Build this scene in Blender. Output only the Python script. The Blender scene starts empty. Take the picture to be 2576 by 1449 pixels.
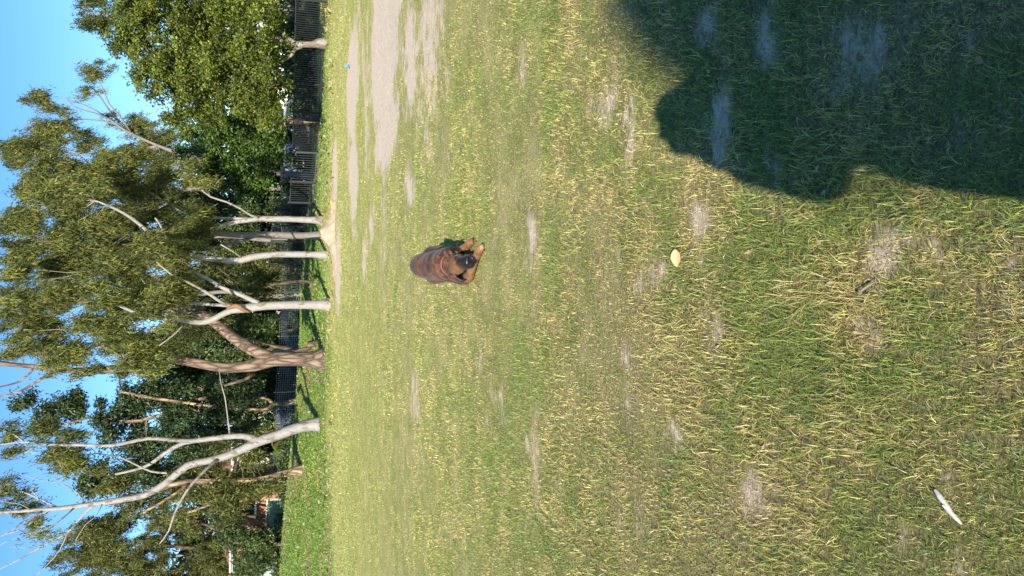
import bpy, bmesh, math, random
import numpy as np
from mathutils import Vector, Matrix
random.seed(7)
rng = np.random.default_rng(11)
sc = bpy.context.scene
col = sc.collection
# ------------------------------------------------------------------ camera
CAM_H = 1.5
PITCH = math.radians(16.2)
F = 1945.4                      # focal length in pixels of a 2576 x 1449 picture
cam = bpy.data.cameras.new('camera')
cam.sensor_width = 36.0
cam.lens = 36.0 * F / 2576.0
cam.clip_start = 0.02
cam.clip_end = 3000
cam_o = bpy.data.objects.new('camera', cam)
col.objects.link(cam_o)
cp, sp = math.cos(PITCH), math.sin(PITCH)
# the phone is held upright but the picture is stored on its side: world up points to the left edge
M4 = Matrix(((0, 1, 0, 0), (-sp, 0, -cp, 0), (-cp, 0, sp, CAM_H), (0, 0, 0, 1)))
cam_o.matrix_world = M4
sc.camera = cam_o
# ------------------------------------------------------------------ light
SUN_L = Vector((0.433, 1.948, -1.0))          # shadow travel per metre of height
elev = math.atan2(1.0, math.hypot(SUN_L.x, SUN_L.y))
world = bpy.data.worlds.new('World')
sc.world = world
world.use_nodes = True
wn = world.node_tree
bg = wn.nodes['Background']
sky = wn.nodes.new('ShaderNodeTexSky')
sky.sky_type = 'NISHITA'
sky.sun_disc = False
sky.sun_elevation = elev
sky.sun_rotation = math.atan2(-SUN_L.x, -SUN_L.y)
sky.air_density = 1.0
sky.dust_density = 0.0
sky.ozone_density = 3.0
sky.altitude = 1500
hsv = wn.nodes.new('ShaderNodeHueSaturation')
hsv.inputs['Saturation'].default_value = 1.2
wn.links.new(sky.outputs[0], hsv.inputs['Color'])
wn.links.new(hsv.outputs[0], bg.inputs[0])
bg.inputs[1].default_value = 0.09
sun = bpy.data.lights.new('sun', 'SUN')
sun.energy = 3.7
sun.angle = math.radians(0.53)
sun.color = (1.0, 0.93, 0.82)
sun_o = bpy.data.objects.new('sun', sun)
sun_o.rotation_euler = SUN_L.to_track_quat('-Z', 'Y').to_euler()
col.objects.link(sun_o)
vs = sc.view_settings
vs.view_transform = 'Standard'
vs.look = 'None'
vs.exposure = 1.38
vs.gamma = 1.0
sc.cycles.max_bounces = 6
sc.cycles.transparent_max_bounces = 6

# ------------------------------------------------------------------ numeric helpers
def vnoise(x, y, s, seed=0):
    x = np.asarray(x, float) / s; y = np.asarray(y, float) / s
    xi = np.floor(x).astype(np.int64); yi = np.floor(y).astype(np.int64)
    fx = x - xi; fy = y - yi
    fx = fx * fx * (3 - 2 * fx); fy = fy * fy * (3 - 2 * fy)
    def h(a, b):
        n = (a * 374761393 + b * 668265263 + seed * 1442695041) & 0xFFFFFFFF
        n = ((n ^ (n >> 13)) * 1274126177) & 0xFFFFFFFF
        n = n ^ (n >> 16)
        return (n & 0xFFFF) / 65535.0
    a = h(xi, yi); b = h(xi + 1, yi); c = h(xi, yi + 1); d = h(xi + 1, yi + 1)
    return (a * (1 - fx) + b * fx) * (1 - fy) + (c * (1 - fx) + d * fx) * fy
def fbm(x, y, s, seed=0, o=4):
    t = 0; a = 1; n = 0
    for k in range(o):
        t = t + a * vnoise(x, y, s / 2 ** k, seed + k); n += a; a *= .55
    return t / n
def sstep(a, b, v):
    t = np.clip((np.asarray(v, float) - a) / (b - a), 0, 1)
    return t * t * (3 - 2 * t)
UK = np.array([-.60, -.37, -.30, -.175, -.08, 0, .10, .16, .37, .6])
HK = np.array([2.3, 1.95, 1.75, 1.15, .85, .72, .35, .12, .0, .0])
SK = np.array([1.2, 1.0, .9, .62, .1, .0, .2, .25, .25, .2])
def height(x, y):
    x = np.asarray(x, float); y = np.asarray(y, float)
    u = x / np.maximum(y, 5.0)
    crest = np.interp(u, UK, HK); street = np.interp(u, UK, SK)
    h = crest * sstep(26.5, 46, y)
    h = h + (street - crest) * sstep(47.5, 52, y)
    h = h + .05 * (fbm(x, y, 3.0, 5) - .5) * sstep(6, 14, y) + .02 * (fbm(x, y, .5, 9, 2) - .5)
    # low ridge of dug sand in front of the gum row
    return h
def ray(x, y):
    r = (724.5 - y) / F; d = (x - 1288.0) / F
    return np.array([r, cp - d * sp, -(sp + d * cp)])
def at(x, y, Y):
    """point seen at picture position x,y (2576 wide) at ground distance Y"""
    v = ray(x, y)
    return np.array([0, 0, CAM_H]) + v * (Y / v[1])
def g(x, y):
    """ground point at picture position"""
    v = ray(x, y)
    P = v[None] * TS[:, None]; P[:, 2] += CAM_H
    h = height(P[:, 0], P[:, 1])
    i = int(np.argmax(P[:, 2] < h)) or len(TS) - 1
    p = P[i].copy(); p[2] = float(h[i])
    return p
TS = .5 * 1.0035 ** np.arange(1900)
def m_per_px(Y, x=700):
    return (Y / ray(x, 700)[1]) / F

# ------------------------------------------------------------------ object helpers
def tag(o, label=None, cat=None, group=None, kind=None):
    if label: o['label'] = label
    if cat: o['category'] = cat
    if group: o['group'] = group
    if kind: o['kind'] = kind
    return o
def empty(name, loc=(0, 0, 0), rz=0):
    o = bpy.data.objects.new(name, None)
    o.empty_display_size = .2
    o.location = tuple(loc); o.rotation_euler = (0, 0, rz)
    col.objects.link(o)
    return o
def link(name, me, mat, parent=None, world=True):
    o = bpy.data.objects.new(name, me)
    if mat is not None and len(me.materials) == 0: me.materials.append(mat)
    col.objects.link(o)
    if parent is not None:
        o.parent = parent
        if world:            # geometry given in world coordinates
            l = Matrix.Translation(parent_loc(parent)) @ Matrix.Rotation(parent.rotation_euler.z, 4, 'Z')
            o.matrix_parent_inverse = l.inverted()
    return o
def parent_loc(p):
    v = Vector(p.location)
    if p.parent is not None: v = v + parent_loc(p.parent)
    return v
def np_mesh(name, verts, faces_flat, sizes, cols=None, smooth=False):
    me = bpy.data.meshes.new(name)
    verts = np.asarray(verts, np.float32); faces_flat = np.asarray(faces_flat, np.int32); sizes = np.asarray(sizes, np.int32)
    me.vertices.add(len(verts)); me.vertices.foreach_set('co', verts.ravel())
    me.loops.add(len(faces_flat)); me.loops.foreach_set('vertex_index', faces_flat)
    me.polygons.add(len(sizes))
    st = np.zeros(len(sizes), np.int32); st[1:] = np.cumsum(sizes)[:-1]
    me.polygons.foreach_set('loop_start', st)
    me.polygons.foreach_set('use_smooth', np.full(len(sizes), smooth))
    me.update(calc_edges=True)
    if cols is not None:
        a = me.color_attributes.new('col', 'FLOAT_COLOR', 'POINT')
        c = np.ones((len(verts), 4), np.float32); c[:, :cols.shape[1]] = cols
        a.data.foreach_set('color', c.ravel())
    return me
class MB:
    """collects simple shapes into one mesh"""
    def __init__(s): s.v = []; s.f = []
    def add(s, vs, fs):
        b = len(s.v); s.v += [tuple(map(float, q)) for q in vs]; s.f += [tuple(i + b for i in q) for q in fs]; return s
    def box(s, c, d, rz=0, bev=0.0):
        x, y, z = d[0] / 2, d[1] / 2, d[2] / 2
        R = Matrix.Rotation(rz, 3, 'Z'); c = Vector(tuple(map(float, c)))
        pts = [(-x, -y, -z), (x, -y, -z), (x, y, -z), (-x, y, -z), (-x, -y, z), (x, -y, z), (x, y, z), (-x, y, z)]
        s.add([c + R @ Vector(p) for p in pts], [(3, 2, 1, 0), (4, 5, 6, 7), (0, 1, 5, 4), (1, 2, 6, 5), (2, 3, 7, 6), (3, 0, 4, 7)])
        return s
    def tube(s, pts, rad, n=8, rough=0.0, cap=True):
        pts = [Vector(tuple(map(float, p))) for p in pts]
        ref = Vector((.31, .87, .12)).normalized()
        b = len(s.v)
        for i, p in enumerate(pts):
            t = (pts[min(i + 1, len(pts) - 1)] - pts[max(i - 1, 0)])
            if t.length < 1e-9: t = Vector((0, 0, 1))
            t.normalize()
            a = ref - t * ref.dot(t); a.normalize(); c = t.cross(a); ref = a
            r = rad[i] if hasattr(rad, '__len__') else rad
            for k in range(n):
                th = 2 * math.pi * k / n
                rr = r * (1 + rough * (random.random() - .5))
                s.v.append(tuple(p + a * (math.cos(th) * rr) + c * (math.sin(th) * rr)))
        for i in range(len(pts) - 1):
            for k in range(n):
                s.f.append((b + i * n + k, b + i * n + (k + 1) % n, b + (i + 1) * n + (k + 1) % n, b + (i + 1) * n + k))
        if cap:
            s.f.append(tuple(b + k for k in range(n - 1, -1, -1)))
            e = b + (len(pts) - 1) * n
            s.f.append(tuple(e + k for k in range(n)))
        return s
    def mesh(s, name, smooth=False):
        me = bpy.data.meshes.new(name); me.from_pydata(s.v, [], s.f); me.update()
        if smooth: me.polygons.foreach_set('use_smooth', [True] * len(me.polygons))
        return me
    def build(s, name, mat, parent=None, smooth=False, world=True):
        return link(name, s.mesh(name, smooth), mat, parent, world)
def catmull(pts, step):
    pts = [np.array(p, float) for p in pts]
    P = [2 * pts[0] - pts[1]] + pts + [2 * pts[-1] - pts[-2]]
    out = []; par = []
    for i in range(1, len(P) - 2):
        n = max(2, int(np.linalg.norm(P[i + 1][:3] - P[i][:3]) / step))
        for k in range(n):
            t = k / n
            q = .5 * (2 * P[i] + (P[i + 1] - P[i - 1]) * t + (2 * P[i - 1] - 5 * P[i] + 4 * P[i + 1] - P[i + 2]) * t * t + (3 * P[i] - P[i - 1] - 3 * P[i + 1] + P[i + 2]) * t ** 3)
            out.append(q)
    out.append(pts[-1])
    return out

# ------------------------------------------------------------------ materials
def mat_new(name):
    m = bpy.data.materials.new(name); m.use_nodes = True
    nt = m.node_tree; b = nt.nodes['Principled BSDF']
    return m, nt, b
def N(nt, t, **kw):
    n = nt.nodes.new(t)
    for k, v in kw.items(): setattr(n, k, v)
    return n
def plain(name, c, rough=.6, metal=0.0, var=.12, scale=6.0, bump=0.0, spec=.5):
    m, nt, b = mat_new(name)
    tc = N(nt, 'ShaderNodeTexCoord'); no = N(nt, 'ShaderNodeTexNoise'); no.inputs['Scale'].default_value = scale; no.inputs['Detail'].default_value = 6
    mx = N(nt, 'ShaderNodeMix', data_type='RGBA')
    mx.inputs[6].default_value = (*[v * (1 - var) for v in c], 1); mx.inputs[7].default_value = (*[min(1, v * (1 + var)) for v in c], 1)
    nt.links.new(tc.outputs['Object'], no.inputs['Vector']); nt.links.new(no.outputs[0], mx.inputs[0]); nt.links.new(mx.outputs[2], b.inputs['Base Color'])
    b.inputs['Roughness'].default_value = rough; b.inputs['Metallic'].default_value = metal; b.inputs['Specular IOR Level'].default_value = spec
    if bump:
        bp = N(nt, 'ShaderNodeBump'); bp.inputs['Strength'].default_value = bump; bp.inputs['Distance'].default_value = .02
        nt.links.new(no.outputs[0], bp.inputs['Height']); nt.links.new(bp.outputs[0], b.inputs['Normal'])
    return m
def leafmat(name, rough=.45, trans=.3, spec=.5):
    m, nt, b = mat_new(name)
    at_ = N(nt, 'ShaderNodeAttribute', attribute_name='col')
    nt.links.new(at_.outputs['Color'], b.inputs['Base Color'])
    b.inputs['Roughness'].default_value = rough; b.inputs['Specular IOR Level'].default_value = spec
    tr = N(nt, 'ShaderNodeBsdfTranslucent'); hs = N(nt, 'ShaderNodeHueSaturation'); hs.inputs['Saturation'].default_value = 1.15; hs.inputs['Value'].default_value = 1.3
    nt.links.new(at_.outputs['Color'], hs.inputs['Color']); nt.links.new(hs.outputs[0], tr.inputs[0])
    mx = N(nt, 'ShaderNodeMixShader'); mx.inputs[0].default_value = trans
    out = nt.nodes['Material Output']
    nt.links.new(b.outputs[0], mx.inputs[1]); nt.links.new(tr.outputs[0], mx.inputs[2]); nt.links.new(mx.outputs[0], out.inputs[0])
    return m
def gumbark(name, pale, patch, amount=.55, pscale=1.6):
    m, nt, b = mat_new(name)
    tc = N(nt, 'ShaderNodeTexCoord'); mp = N(nt, 'ShaderNodeMapping'); mp.inputs['Scale'].default_value = (1, 1, .45)
    nt.links.new(tc.outputs['Object'], mp.inputs[0])
    n1 = N(nt, 'ShaderNodeTexNoise'); n1.inputs['Scale'].default_value = pscale * 2.2; n1.inputs['Detail'].default_value = 5; n1.inputs['Roughness'].default_value = .62
    n2 = N(nt, 'ShaderNodeTexNoise'); n2.inputs['Scale'].default_value = 14; n2.inputs['Detail'].default_value = 4
    nt.links.new(mp.outputs[0], n1.inputs['Vector']); nt.links.new(mp.outputs[0], n2.inputs['Vector'])
    r = N(nt, 'ShaderNodeValToRGB'); r.color_ramp.elements[0].position = amount; r.color_ramp.elements[1].position = amount + .05
    r.color_ramp.elements[0].color = (*pale, 1); r.color_ramp.elements[1].color = (*patch, 1)
    nt.links.new(n1.outputs[0], r.inputs[0])
    mx = N(nt, 'ShaderNodeMix', data_type='RGBA', blend_type='MULTIPLY'); mx.inputs[0].default_value = .55
    r2 = N(nt, 'ShaderNodeValToRGB'); r2.color_ramp.elements[0].color = (.62, .6, .56, 1); r2.color_ramp.elements[0].position = .3; r2.color_ramp.elements[1].position = .65
    nt.links.new(n2.outputs[0], r2.inputs[0]); nt.links.new(r.outputs[0], mx.inputs[6]); nt.links.new(r2.outputs[0], mx.inputs[7])
    nt.links.new(mx.outputs[2], b.inputs['Base Color'])
    b.inputs['Roughness'].default_value = .7
    bp = N(nt, 'ShaderNodeBump'); bp.inputs['Strength'].default_value = .35; bp.inputs['Distance'].default_value = .03
    nt.links.new(n1.outputs[0], bp.inputs['Height']); nt.links.new(bp.outputs[0], b.inputs['Normal'])
    return m
def roughbark(name, c0, c1, s=7.0):
    m, nt, b = mat_new(name)
    tc = N(nt, 'ShaderNodeTexCoord'); mp = N(nt, 'ShaderNodeMapping'); mp.inputs['Scale'].default_value = (1, 1, .22)
    nt.links.new(tc.outputs['Object'], mp.inputs[0])
    n1 = N(nt, 'ShaderNodeTexVoronoi', feature='DISTANCE_TO_EDGE'); n1.inputs['Scale'].default_value = s
    n2 = N(nt, 'ShaderNodeTexNoise'); n2.inputs['Scale'].default_value = s * 1.4; n2.inputs['Detail'].default_value = 8; n2.inputs['Roughness'].default_value = .7
    nt.links.new(mp.outputs[0], n2.inputs['Vector'])
    ad = N(nt, 'ShaderNodeMix', data_type='RGBA'); ad.inputs[0].default_value = .12
    nt.links.new(mp.outputs[0], ad.inputs[6]); nt.links.new(n2.outputs['Color'], ad.inputs[7]); nt.links.new(ad.outputs[2], n1.inputs['Vector'])
    r = N(nt, 'ShaderNodeValToRGB'); r.color_ramp.elements[0].color = (*[v * .45 for v in c0], 1); r.color_ramp.elements[1].color = (*c1, 1); r.color_ramp.elements[1].position = .3
    e = r.color_ramp.elements.new(.08); e.color = (*c0, 1)
    nt.links.new(n1.outputs['Distance'], r.inputs[0])
    mx = N(nt, 'ShaderNodeMix', data_type='RGBA', blend_type='MULTIPLY'); mx.inputs[0].default_value = .7
    r2 = N(nt, 'ShaderNodeValToRGB'); r2.color_ramp.elements[0].color = (.45, .42, .4, 1); r2.color_ramp.elements[0].position = .3; r2.color_ramp.elements[1].position = .68
    nt.links.new(n2.outputs[0], r2.inputs[0]); nt.links.new(r.outputs[0], mx.inputs[6]); nt.links.new(r2.outputs[0], mx.inputs[7]); nt.links.new(mx.outputs[2], b.inputs['Base Color'])
    b.inputs['Roughness'].default_value = .9
    bp = N(nt, 'ShaderNodeBump'); bp.inputs['Strength'].default_value = .9; bp.inputs['Distance'].default_value = .05
    nt.links.new(r.outputs[0], bp.inputs['Height']); nt.links.new(bp.outputs[0], b.inputs['Normal'])
    return m
MT = dict(
    gum=gumbark('white_gum_bark', (.30, .275, .24), (.17, .12, .085), .56),
    gum2=gumbark('spotted_gum_bark', (.29, .268, .245), (.165, .13, .11), .54, 2.4),
    gumsh=gumbark('grey_gum_bark', (.20, .17, .14), (.12, .09, .07), .58),  # gum bark copy with the canopy shade put into its colour
    rough=roughbark('fissured_bark', (.15, .098, .066), (.31, .225, .16), 6.0),
    paper=roughbark('flaky_bark', (.20, .13, .07), (.50, .38, .22), 5.0),
    brown=roughbark('brown_bark', (.10, .065, .04), (.23, .16, .10), 7.0),
    grey=gumbark('fig_bark', (.27, .225, .17), (.17, .13, .09), .5),
    twig=plain('twig_bark', (.24, .19, .13), .8),
    leaf=leafmat('gum_leaf', .55, .3, .22),
    figleaf=leafmat('fig_leaf', .45, .25, .35),
    darkleaf=leafmat('dark_leaf', .42, .2, .35),
    grass=leafmat('grass_blade', .5, .3, .3),
    petal=leafmat('flower_petal', .6, .3, .2),
    fence=plain('black_fence_paint', (.028, .030, .034), .6, .0, .2),
    galv=plain('galvanised_wire', (.38, .38, .36), .45, .6),
    white=plain('white_paint', (.75, .74, .70), .5),
    cream=plain('cream_render', (.62, .56, .45), .8, 0, .08, 3),
    tan=plain('tan_fence_sheet', (.42, .33, .21), .7, 0, .1, 2),
    green=plain('green_fence_sheet', (.10, .19, .11), .45, 0, .1, 2),
    glass=plain('window_glass', (.03, .04, .05), .06, 0, .1, 2, spec=.9),
    blind=plain('window_blind', (.55, .55, .53), .7),
    tile=plain('roof_tile', (.22, .09, .06), .75, 0, .3, 9, .4),
    tyre=plain('tyre_rubber', (.02, .02, .02), .85), rim=plain('wheel_rim', (.5, .5, .52), .3, .8),
    dirt=plain('bank_soil', (.30, .22, .15), .95, 0, .3, 8, .4),
    asphalt=plain('asphalt', (.06, .06, .06), .9, 0, .2, 10, .2),
    lamp=plain('lamp_lens', (.7, .7, .68), .15), red=plain('tail_lens', (.4, .02, .02), .2),
    scar=plain('raw_heartwood', (.20, .105, .04), .75, 0, .25, 6, .3),
)

# ================================================================== GROUND
def gpatch(x0, x1, y0, y1, s=1.0):
    a = g(x0, (y0 + y1) / 2); b = g(x1, (y0 + y1) / 2); c = g((x0 + x1) / 2, y0); d = g((x0 + x1) / 2, y1)
    return ((c[0] + d[0]) / 2, (a[1] + b[1]) / 2, max(.05, abs(c[0] - d[0]) / 2), max(.05, abs(a[1] - b[1]) / 2), s)
# bare sand: where it lies on the field (picture rows read once, kept as ground ellipses)
SAND = [gpatch(*q) for q in [
    (932, 1010, -160, 330, 1.5), (942, 1004, 250, 430, 1.3), (872, 905, 60, 350, 1.4), (876, 903, 300, 570, 1.2), (960, 1012, -60, 160, 1.0),
    (1014, 1055, -80, 330, .85), (1050, 1110, -60, 300, .8), (1015, 1045, 380, 560, .62), (1060, 1085, 250, 420, .5), (925, 945, 480, 640, .62),
    (905, 930, 560, 740, .55), (880, 900, 520, 640, .45), (1030, 1050, 900, 1110, .4), (1325, 1350, 500, 640, .55), (1500, 1550, 150, 330, .55), (1310, 1330, 90, 220, .5), (1560, 1600, 220, 460, .6),
    (1600, 1660, 640, 740, .62), (1730, 1790, 450, 640, .62), (1800, 1835, 180, 400, .75), (1770, 1815, 20, 120, .7), (1900, 1960, 10, 180, .6), (1930, 1975, 330, 560, .45),
    (1780, 1820, 760, 900, .5), (2190, 2270, 580, 730, .68), (2150, 2230, 800, 900, .62), (2310, 2390, 600, 660, .5), (1570, 1610, 950, 1080, .55), (1680, 1720, 1040, 1120, .6),
    (1340, 1360, 1050, 1270, .4), (1570, 1590, 780, 960, .45), (1040, 1060, 900, 1100, .4), (1200, 1215, 850, 960, .42), (2090, 2200, 60, 220, .55), (2400, 2500, 60, 200, .4),
    (842, 860, 560, 800, 1.1), (836, 850, 330, 560, 1.1), (2250, 2330, 1330, 1420, .4), (1250, 1280, 1000, 1130, .35)]]
def sand_mask(x, y):
    x = np.asarray(x, float); y = np.asarray(y, float)
    wob = np.clip(y / 9.0, .35, 2.2)
    nx = (fbm(x, y, .55, 21) - .5); ny = (fbm(x, y, .5, 33) - .5)
    fine = fbm(x, y, .16, 41, 3) - .5
    m = np.zeros_like(x)
    for cx, cy, rx, ry, s in SAND:
        if cy < 9: rx *= 1.7; ry *= 1.9; s *= .86
        else: s *= 1.25
        dx = (x - cx + nx * .9 * min(rx, .8)) / rx; dy = (y - cy + ny * 1.1 * min(ry, 1.0)) / ry
        m = np.maximum(m, s * (1.25 - np.sqrt(dx * dx + dy * dy)))
    thin = .5 * (fbm(x * .55, y, 1.3, 61) - .5) * sstep(40, 12, y)
    u = x / np.maximum(y, 1)
    right = sstep(-.12, .2, u)
    streak = sstep(.50, .68, fbm(x * .28, y, .9, 65)) * sstep(8.5, 11, y) * sstep(27, 22, y) * (.14 + .42 * right)
    small = sstep(.66, .82, fbm(x * .7, y, .24, 67)) * .40 * sstep(10, 8, y)
    return np.clip(np.maximum(np.maximum(m, streak), small) + fine * .75 + thin * .5 - .09, 0, 1)
def lush(x, y):
    """0 dry field, 1 bright green herbage of the bank and the fence strip"""
    x = np.asarray(x, float); y = np.asarray(y, float)
    u = x / np.maximum(y, 1)
    start = np.interp(u, [-.4, -.2, 0, .08, .2, .4], [26.5, 27.5, 29, 31.5, 29, 27.5])
    return sstep(-1.5, 4.5, y - start + 6.0 * (fbm(x, y, 2.6, 77) - .5))
def ground_cols(x, y):
    s = sand_mask(x, y); l = lush(x, y)
    n1 = fbm(x, y, 1.4, 3); n2 = fbm(x, y, .09, 17, 3); n3 = fbm(x, y * .5, 4.0, 8)
    straw = np.array([.46, .39, .21]); grn = np.array([.25, .27, .085]); soil = np.array([.25, .195, .13]); sandc = np.array([.74, .63, .48]); herb = np.array([.14, .23, .045])
    gm = np.clip(.5 + .5 * (n1 - .5) + .35 * (n3 - .5) + 1.3 * (fbm(x, y, .25, 19, 3) - .5), 0, 1)[:, None]
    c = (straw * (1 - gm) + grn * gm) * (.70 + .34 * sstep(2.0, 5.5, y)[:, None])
    c = c * (1 - .35 * sstep(.45, .75, n2)[:, None]) + soil * (.35 * sstep(.45, .75, n2)[:, None])
    far = sstep(5, 16, y)[:, None]
    c = c * (1 - far) + far * (np.array([.49, .45, .19]) * (1 - gm * .8) + np.array([.31, .35, .095]) * gm * .8)
    hb = l[:, None]
    hc = herb * (.7 + .6 * n1[:, None]); dry = sstep(.56, .68, fbm(x, y, 1.8, 91))[:, None] * .8
    hc = hc * (1 - dry) + np.array([.27, .21, .12]) * dry
    c = c * (1 - hb) + hc * hb
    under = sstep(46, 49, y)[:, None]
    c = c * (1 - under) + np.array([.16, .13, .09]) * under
    return np.concatenate([c, ((s - .12 * (s < .02)) * (1 - l * (y > 31)) - .9 * l * (y > 24))[:, None]], 1)
def axis(lo, hi, c0, c1, d, gr, mx):
    out = [c0]
    while out[-1] < c1: out.append(out[-1] + d)
    st = d; v = out[-1]; up = []
    while v < hi:
        st = min(st * gr, mx); v += st; up.append(v)
    st = d; v = c0; dn = []
    while v > lo:
        st = min(st * gr, mx); v -= st; dn.append(v)
    return np.array(dn[::-1] + out + up)
gx = axis(-700, 700, -2.2, 2.2, .06, 1.045, 60)
gy = axis(-60, 1500, 1.0, 7.0, .06, 1.024, 60)
XX, YY = np.meshgrid(gx, gy)
xf, yf = XX.ravel(), YY.ravel()
zf = height(xf, yf)
nx_, ny_ = len(gx), len(gy)
ii = (np.arange(ny_ - 1)[:, None] * nx_ + np.arange(nx_ - 1)[None]).ravel()
quads = np.stack([ii, ii + 1, ii + 1 + nx_, ii + nx_], 1)
gm, gnt, gb = mat_new('field_soil')
ga = N(gnt, 'ShaderNodeAttribute', attribute_name='col'); gtc = N(gnt, 'ShaderNodeTexCoord')
gn1 = N(gnt, 'ShaderNodeTexNoise'); gn1.inputs['Scale'].default_value = 55; gn1.inputs['Detail'].default_value = 8; gn1.inputs['Roughness'].default_value = .7
gn2 = N(gnt, 'ShaderNodeTexNoise'); gn2.inputs['Scale'].default_value = 3.2; gn2.inputs['Detail'].default_value = 10; gn2.inputs['Roughness'].default_value = .75
gnt.links.new(gtc.outputs['Object'], gn1.inputs['Vector']); gnt.links.new(gtc.outputs['Object'], gn2.inputs['Vector'])
gn1.inputs['Scale'].default_value = 95; gn1.inputs['Roughness'].default_value = .78
gr1 = N(gnt, 'ShaderNodeValToRGB'); gr1.color_ramp.elements[0].color = (.28, .27, .22, 1); gr1.color_ramp.elements[0].position = .36; gr1.color_ramp.elements[1].color = (1.5, 1.45, 1.35, 1); gr1.color_ramp.elements[1].position = .64
gr2 = N(gnt, 'ShaderNodeValToRGB'); gr2.color_ramp.elements[0].color = (.72, .72, .62, 1); gr2.color_ramp.elements[0].position = .32; gr2.color_ramp.elements[1].color = (1.18, 1.14, 1.1, 1); gr2.color_ramp.elements[1].position = .68
gnt.links.new(gn1.outputs[0], gr1.inputs[0]); gnt.links.new(gn2.outputs[0], gr2.inputs[0])
gm1 = N(gnt, 'ShaderNodeMix', data_type='RGBA', blend_type='MULTIPLY'); gm1.inputs[0].default_value = 1
gm2 = N(gnt, 'ShaderNodeMix', data_type='RGBA', blend_type='MULTIPLY'); gm2.inputs[0].default_value = 1
gnt.links.new(ga.outputs['Color'], gm1.inputs[6]); gnt.links.new(gr1.outputs[0], gm1.inputs[7]); gnt.links.new(gm1.outputs[2], gm2.inputs[6]); gnt.links.new(gr2.outputs[0], gm2.inputs[7])
# ragged sand: soft mask broken up by noise drawn out across the field
gmp = N(gnt, 'ShaderNodeMapping'); gmp.inputs['Scale'].default_value = (.72, 1, 1); gnt.links.new(gtc.outputs['Object'], gmp.inputs[0])
gn3 = N(gnt, 'ShaderNodeTexNoise'); gn3.inputs['Scale'].default_value = 6; gn3.inputs['Detail'].default_value = 14; gn3.inputs['Roughness'].default_value = .86; gnt.links.new(gmp.outputs[0], gn3.inputs['Vector'])
gma = N(gnt, 'ShaderNodeMath', operation='MULTIPLY_ADD'); gma.inputs[1].default_value = 3.4; gma.inputs[2].default_value = -1.7; gnt.links.new(gn3.outputs[0], gma.inputs[0])
gad = N(gnt, 'ShaderNodeMath', operation='ADD'); gnt.links.new(ga.outputs['Alpha'], gad.inputs[0]); gnt.links.new(gma.outputs[0], gad.inputs[1])
gmr = N(gnt, 'ShaderNodeMapRange'); gmr.inputs['From Min'].default_value = .26; gmr.inputs['From Max'].default_value = .62; gnt.links.new(gad.outputs[0], gmr.inputs['Value'])
gsr = N(gnt, 'ShaderNodeValToRGB'); gsr.color_ramp.elements[0].color = (.43, .325, .225, 1); gsr.color_ramp.elements[0].position = .33; gsr.color_ramp.elements[1].color = (.72, .59, .43, 1); gsr.color_ramp.elements[1].position = .60
gn4 = N(gnt, 'ShaderNodeTexNoise'); gn4.inputs['Scale'].default_value = 26; gn4.inputs['Detail'].default_value = 10; gn4.inputs['Roughness'].default_value = .75; gnt.links.new(gmp.outputs[0], gn4.inputs['Vector']); gnt.links.new(gn4.outputs[0], gsr.inputs[0])
gms = N(gnt, 'ShaderNodeMix', data_type='RGBA'); gnt.links.new(gmr.outputs[0], gms.inputs[0]); gnt.links.new(gm2.outputs[2], gms.inputs[6]); gnt.links.new(gsr.outputs[0], gms.inputs[7])
gnt.links.new(gms.outputs[2], gb.inputs['Base Color']); gb.inputs['Roughness'].default_value = .95; gb.inputs['Specular IOR Level'].default_value = .15
gbp = N(gnt, 'ShaderNodeBump'); gbp.inputs['Strength'].default_value = .8; gbp.inputs['Distance'].default_value = .03
gnt.links.new(gn4.outputs[0], gbp.inputs['Height']); gnt.links.new(gbp.outputs[0], gb.inputs['Normal'])
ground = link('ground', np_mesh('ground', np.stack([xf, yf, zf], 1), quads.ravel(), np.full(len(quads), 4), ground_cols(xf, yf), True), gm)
tag(ground, kind='structure')
# road beyond the bank
rd = MB()
rx = np.linspace(-10.5, 45, 40)
for a, b in zip(rx[:-1], rx[1:]):
    p = [(a, 53.2), (b, 53.2), (b, 59.0), (a, 59.0)]
    rd.add([(q[0], q[1], float(height(q[0], q[1])) + .04) for q in p], [(0, 1, 2, 3)])
tag(rd.build('road', MT['asphalt']), kind='structure')
# low heap of dug sand in front of the gum row
sm = []; sf = []
hx, hy = 90, 26
pa = g(838, 460); pb = g(842, 730)
rows = []
for i in range(hx + 1):
    t = i / hx
    c = pa * (1 - t) + pb * t
    for j in range(hy + 1):
        v = j / hy * 2 - 1
        prof = max(0, 1 - v * v)
        pk = .05 + .30 * math.exp(-((t - .45) / .09) ** 2) + .20 * math.exp(-((t - .58) / .11) ** 2) + .08 * math.exp(-((t - .25) / .15) ** 2) + .07 * math.exp(-((t - .8) / .1) ** 2)
        pk *= min(1, t * 12, (1 - t) * 12)
        X = c[0]; Y = c[1] + v * .75 + 1.0 * (float(fbm(X, 0, 1.1, 4)) - .5)
        z = float(height(X, Y)) - .05 + prof * pk * (.45 + 1.1 * float(fbm(X, Y, .45, 14))) + .07 * (float(fbm(X, Y, .14, 15, 3)) - .45) * min(1, pk * 9)
        sm.append((X, Y, z))
for i in range(hx):
    for j in range(hy):
        a = i * (hy + 1) + j
        sf.append((a, a + 1, a + hy + 2, a + hy + 1))
me = bpy.data.meshes.new('sand_mound'); me.from_pydata(sm, [], sf); me.polygons.foreach_set('use_smooth', [True] * len(sf)); me.update()
tag(link('sand_mound', me, plain('dug_sand', (.46, .34, .23), .95, 0, .22, 5, .5, .1)), kind='structure')

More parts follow.
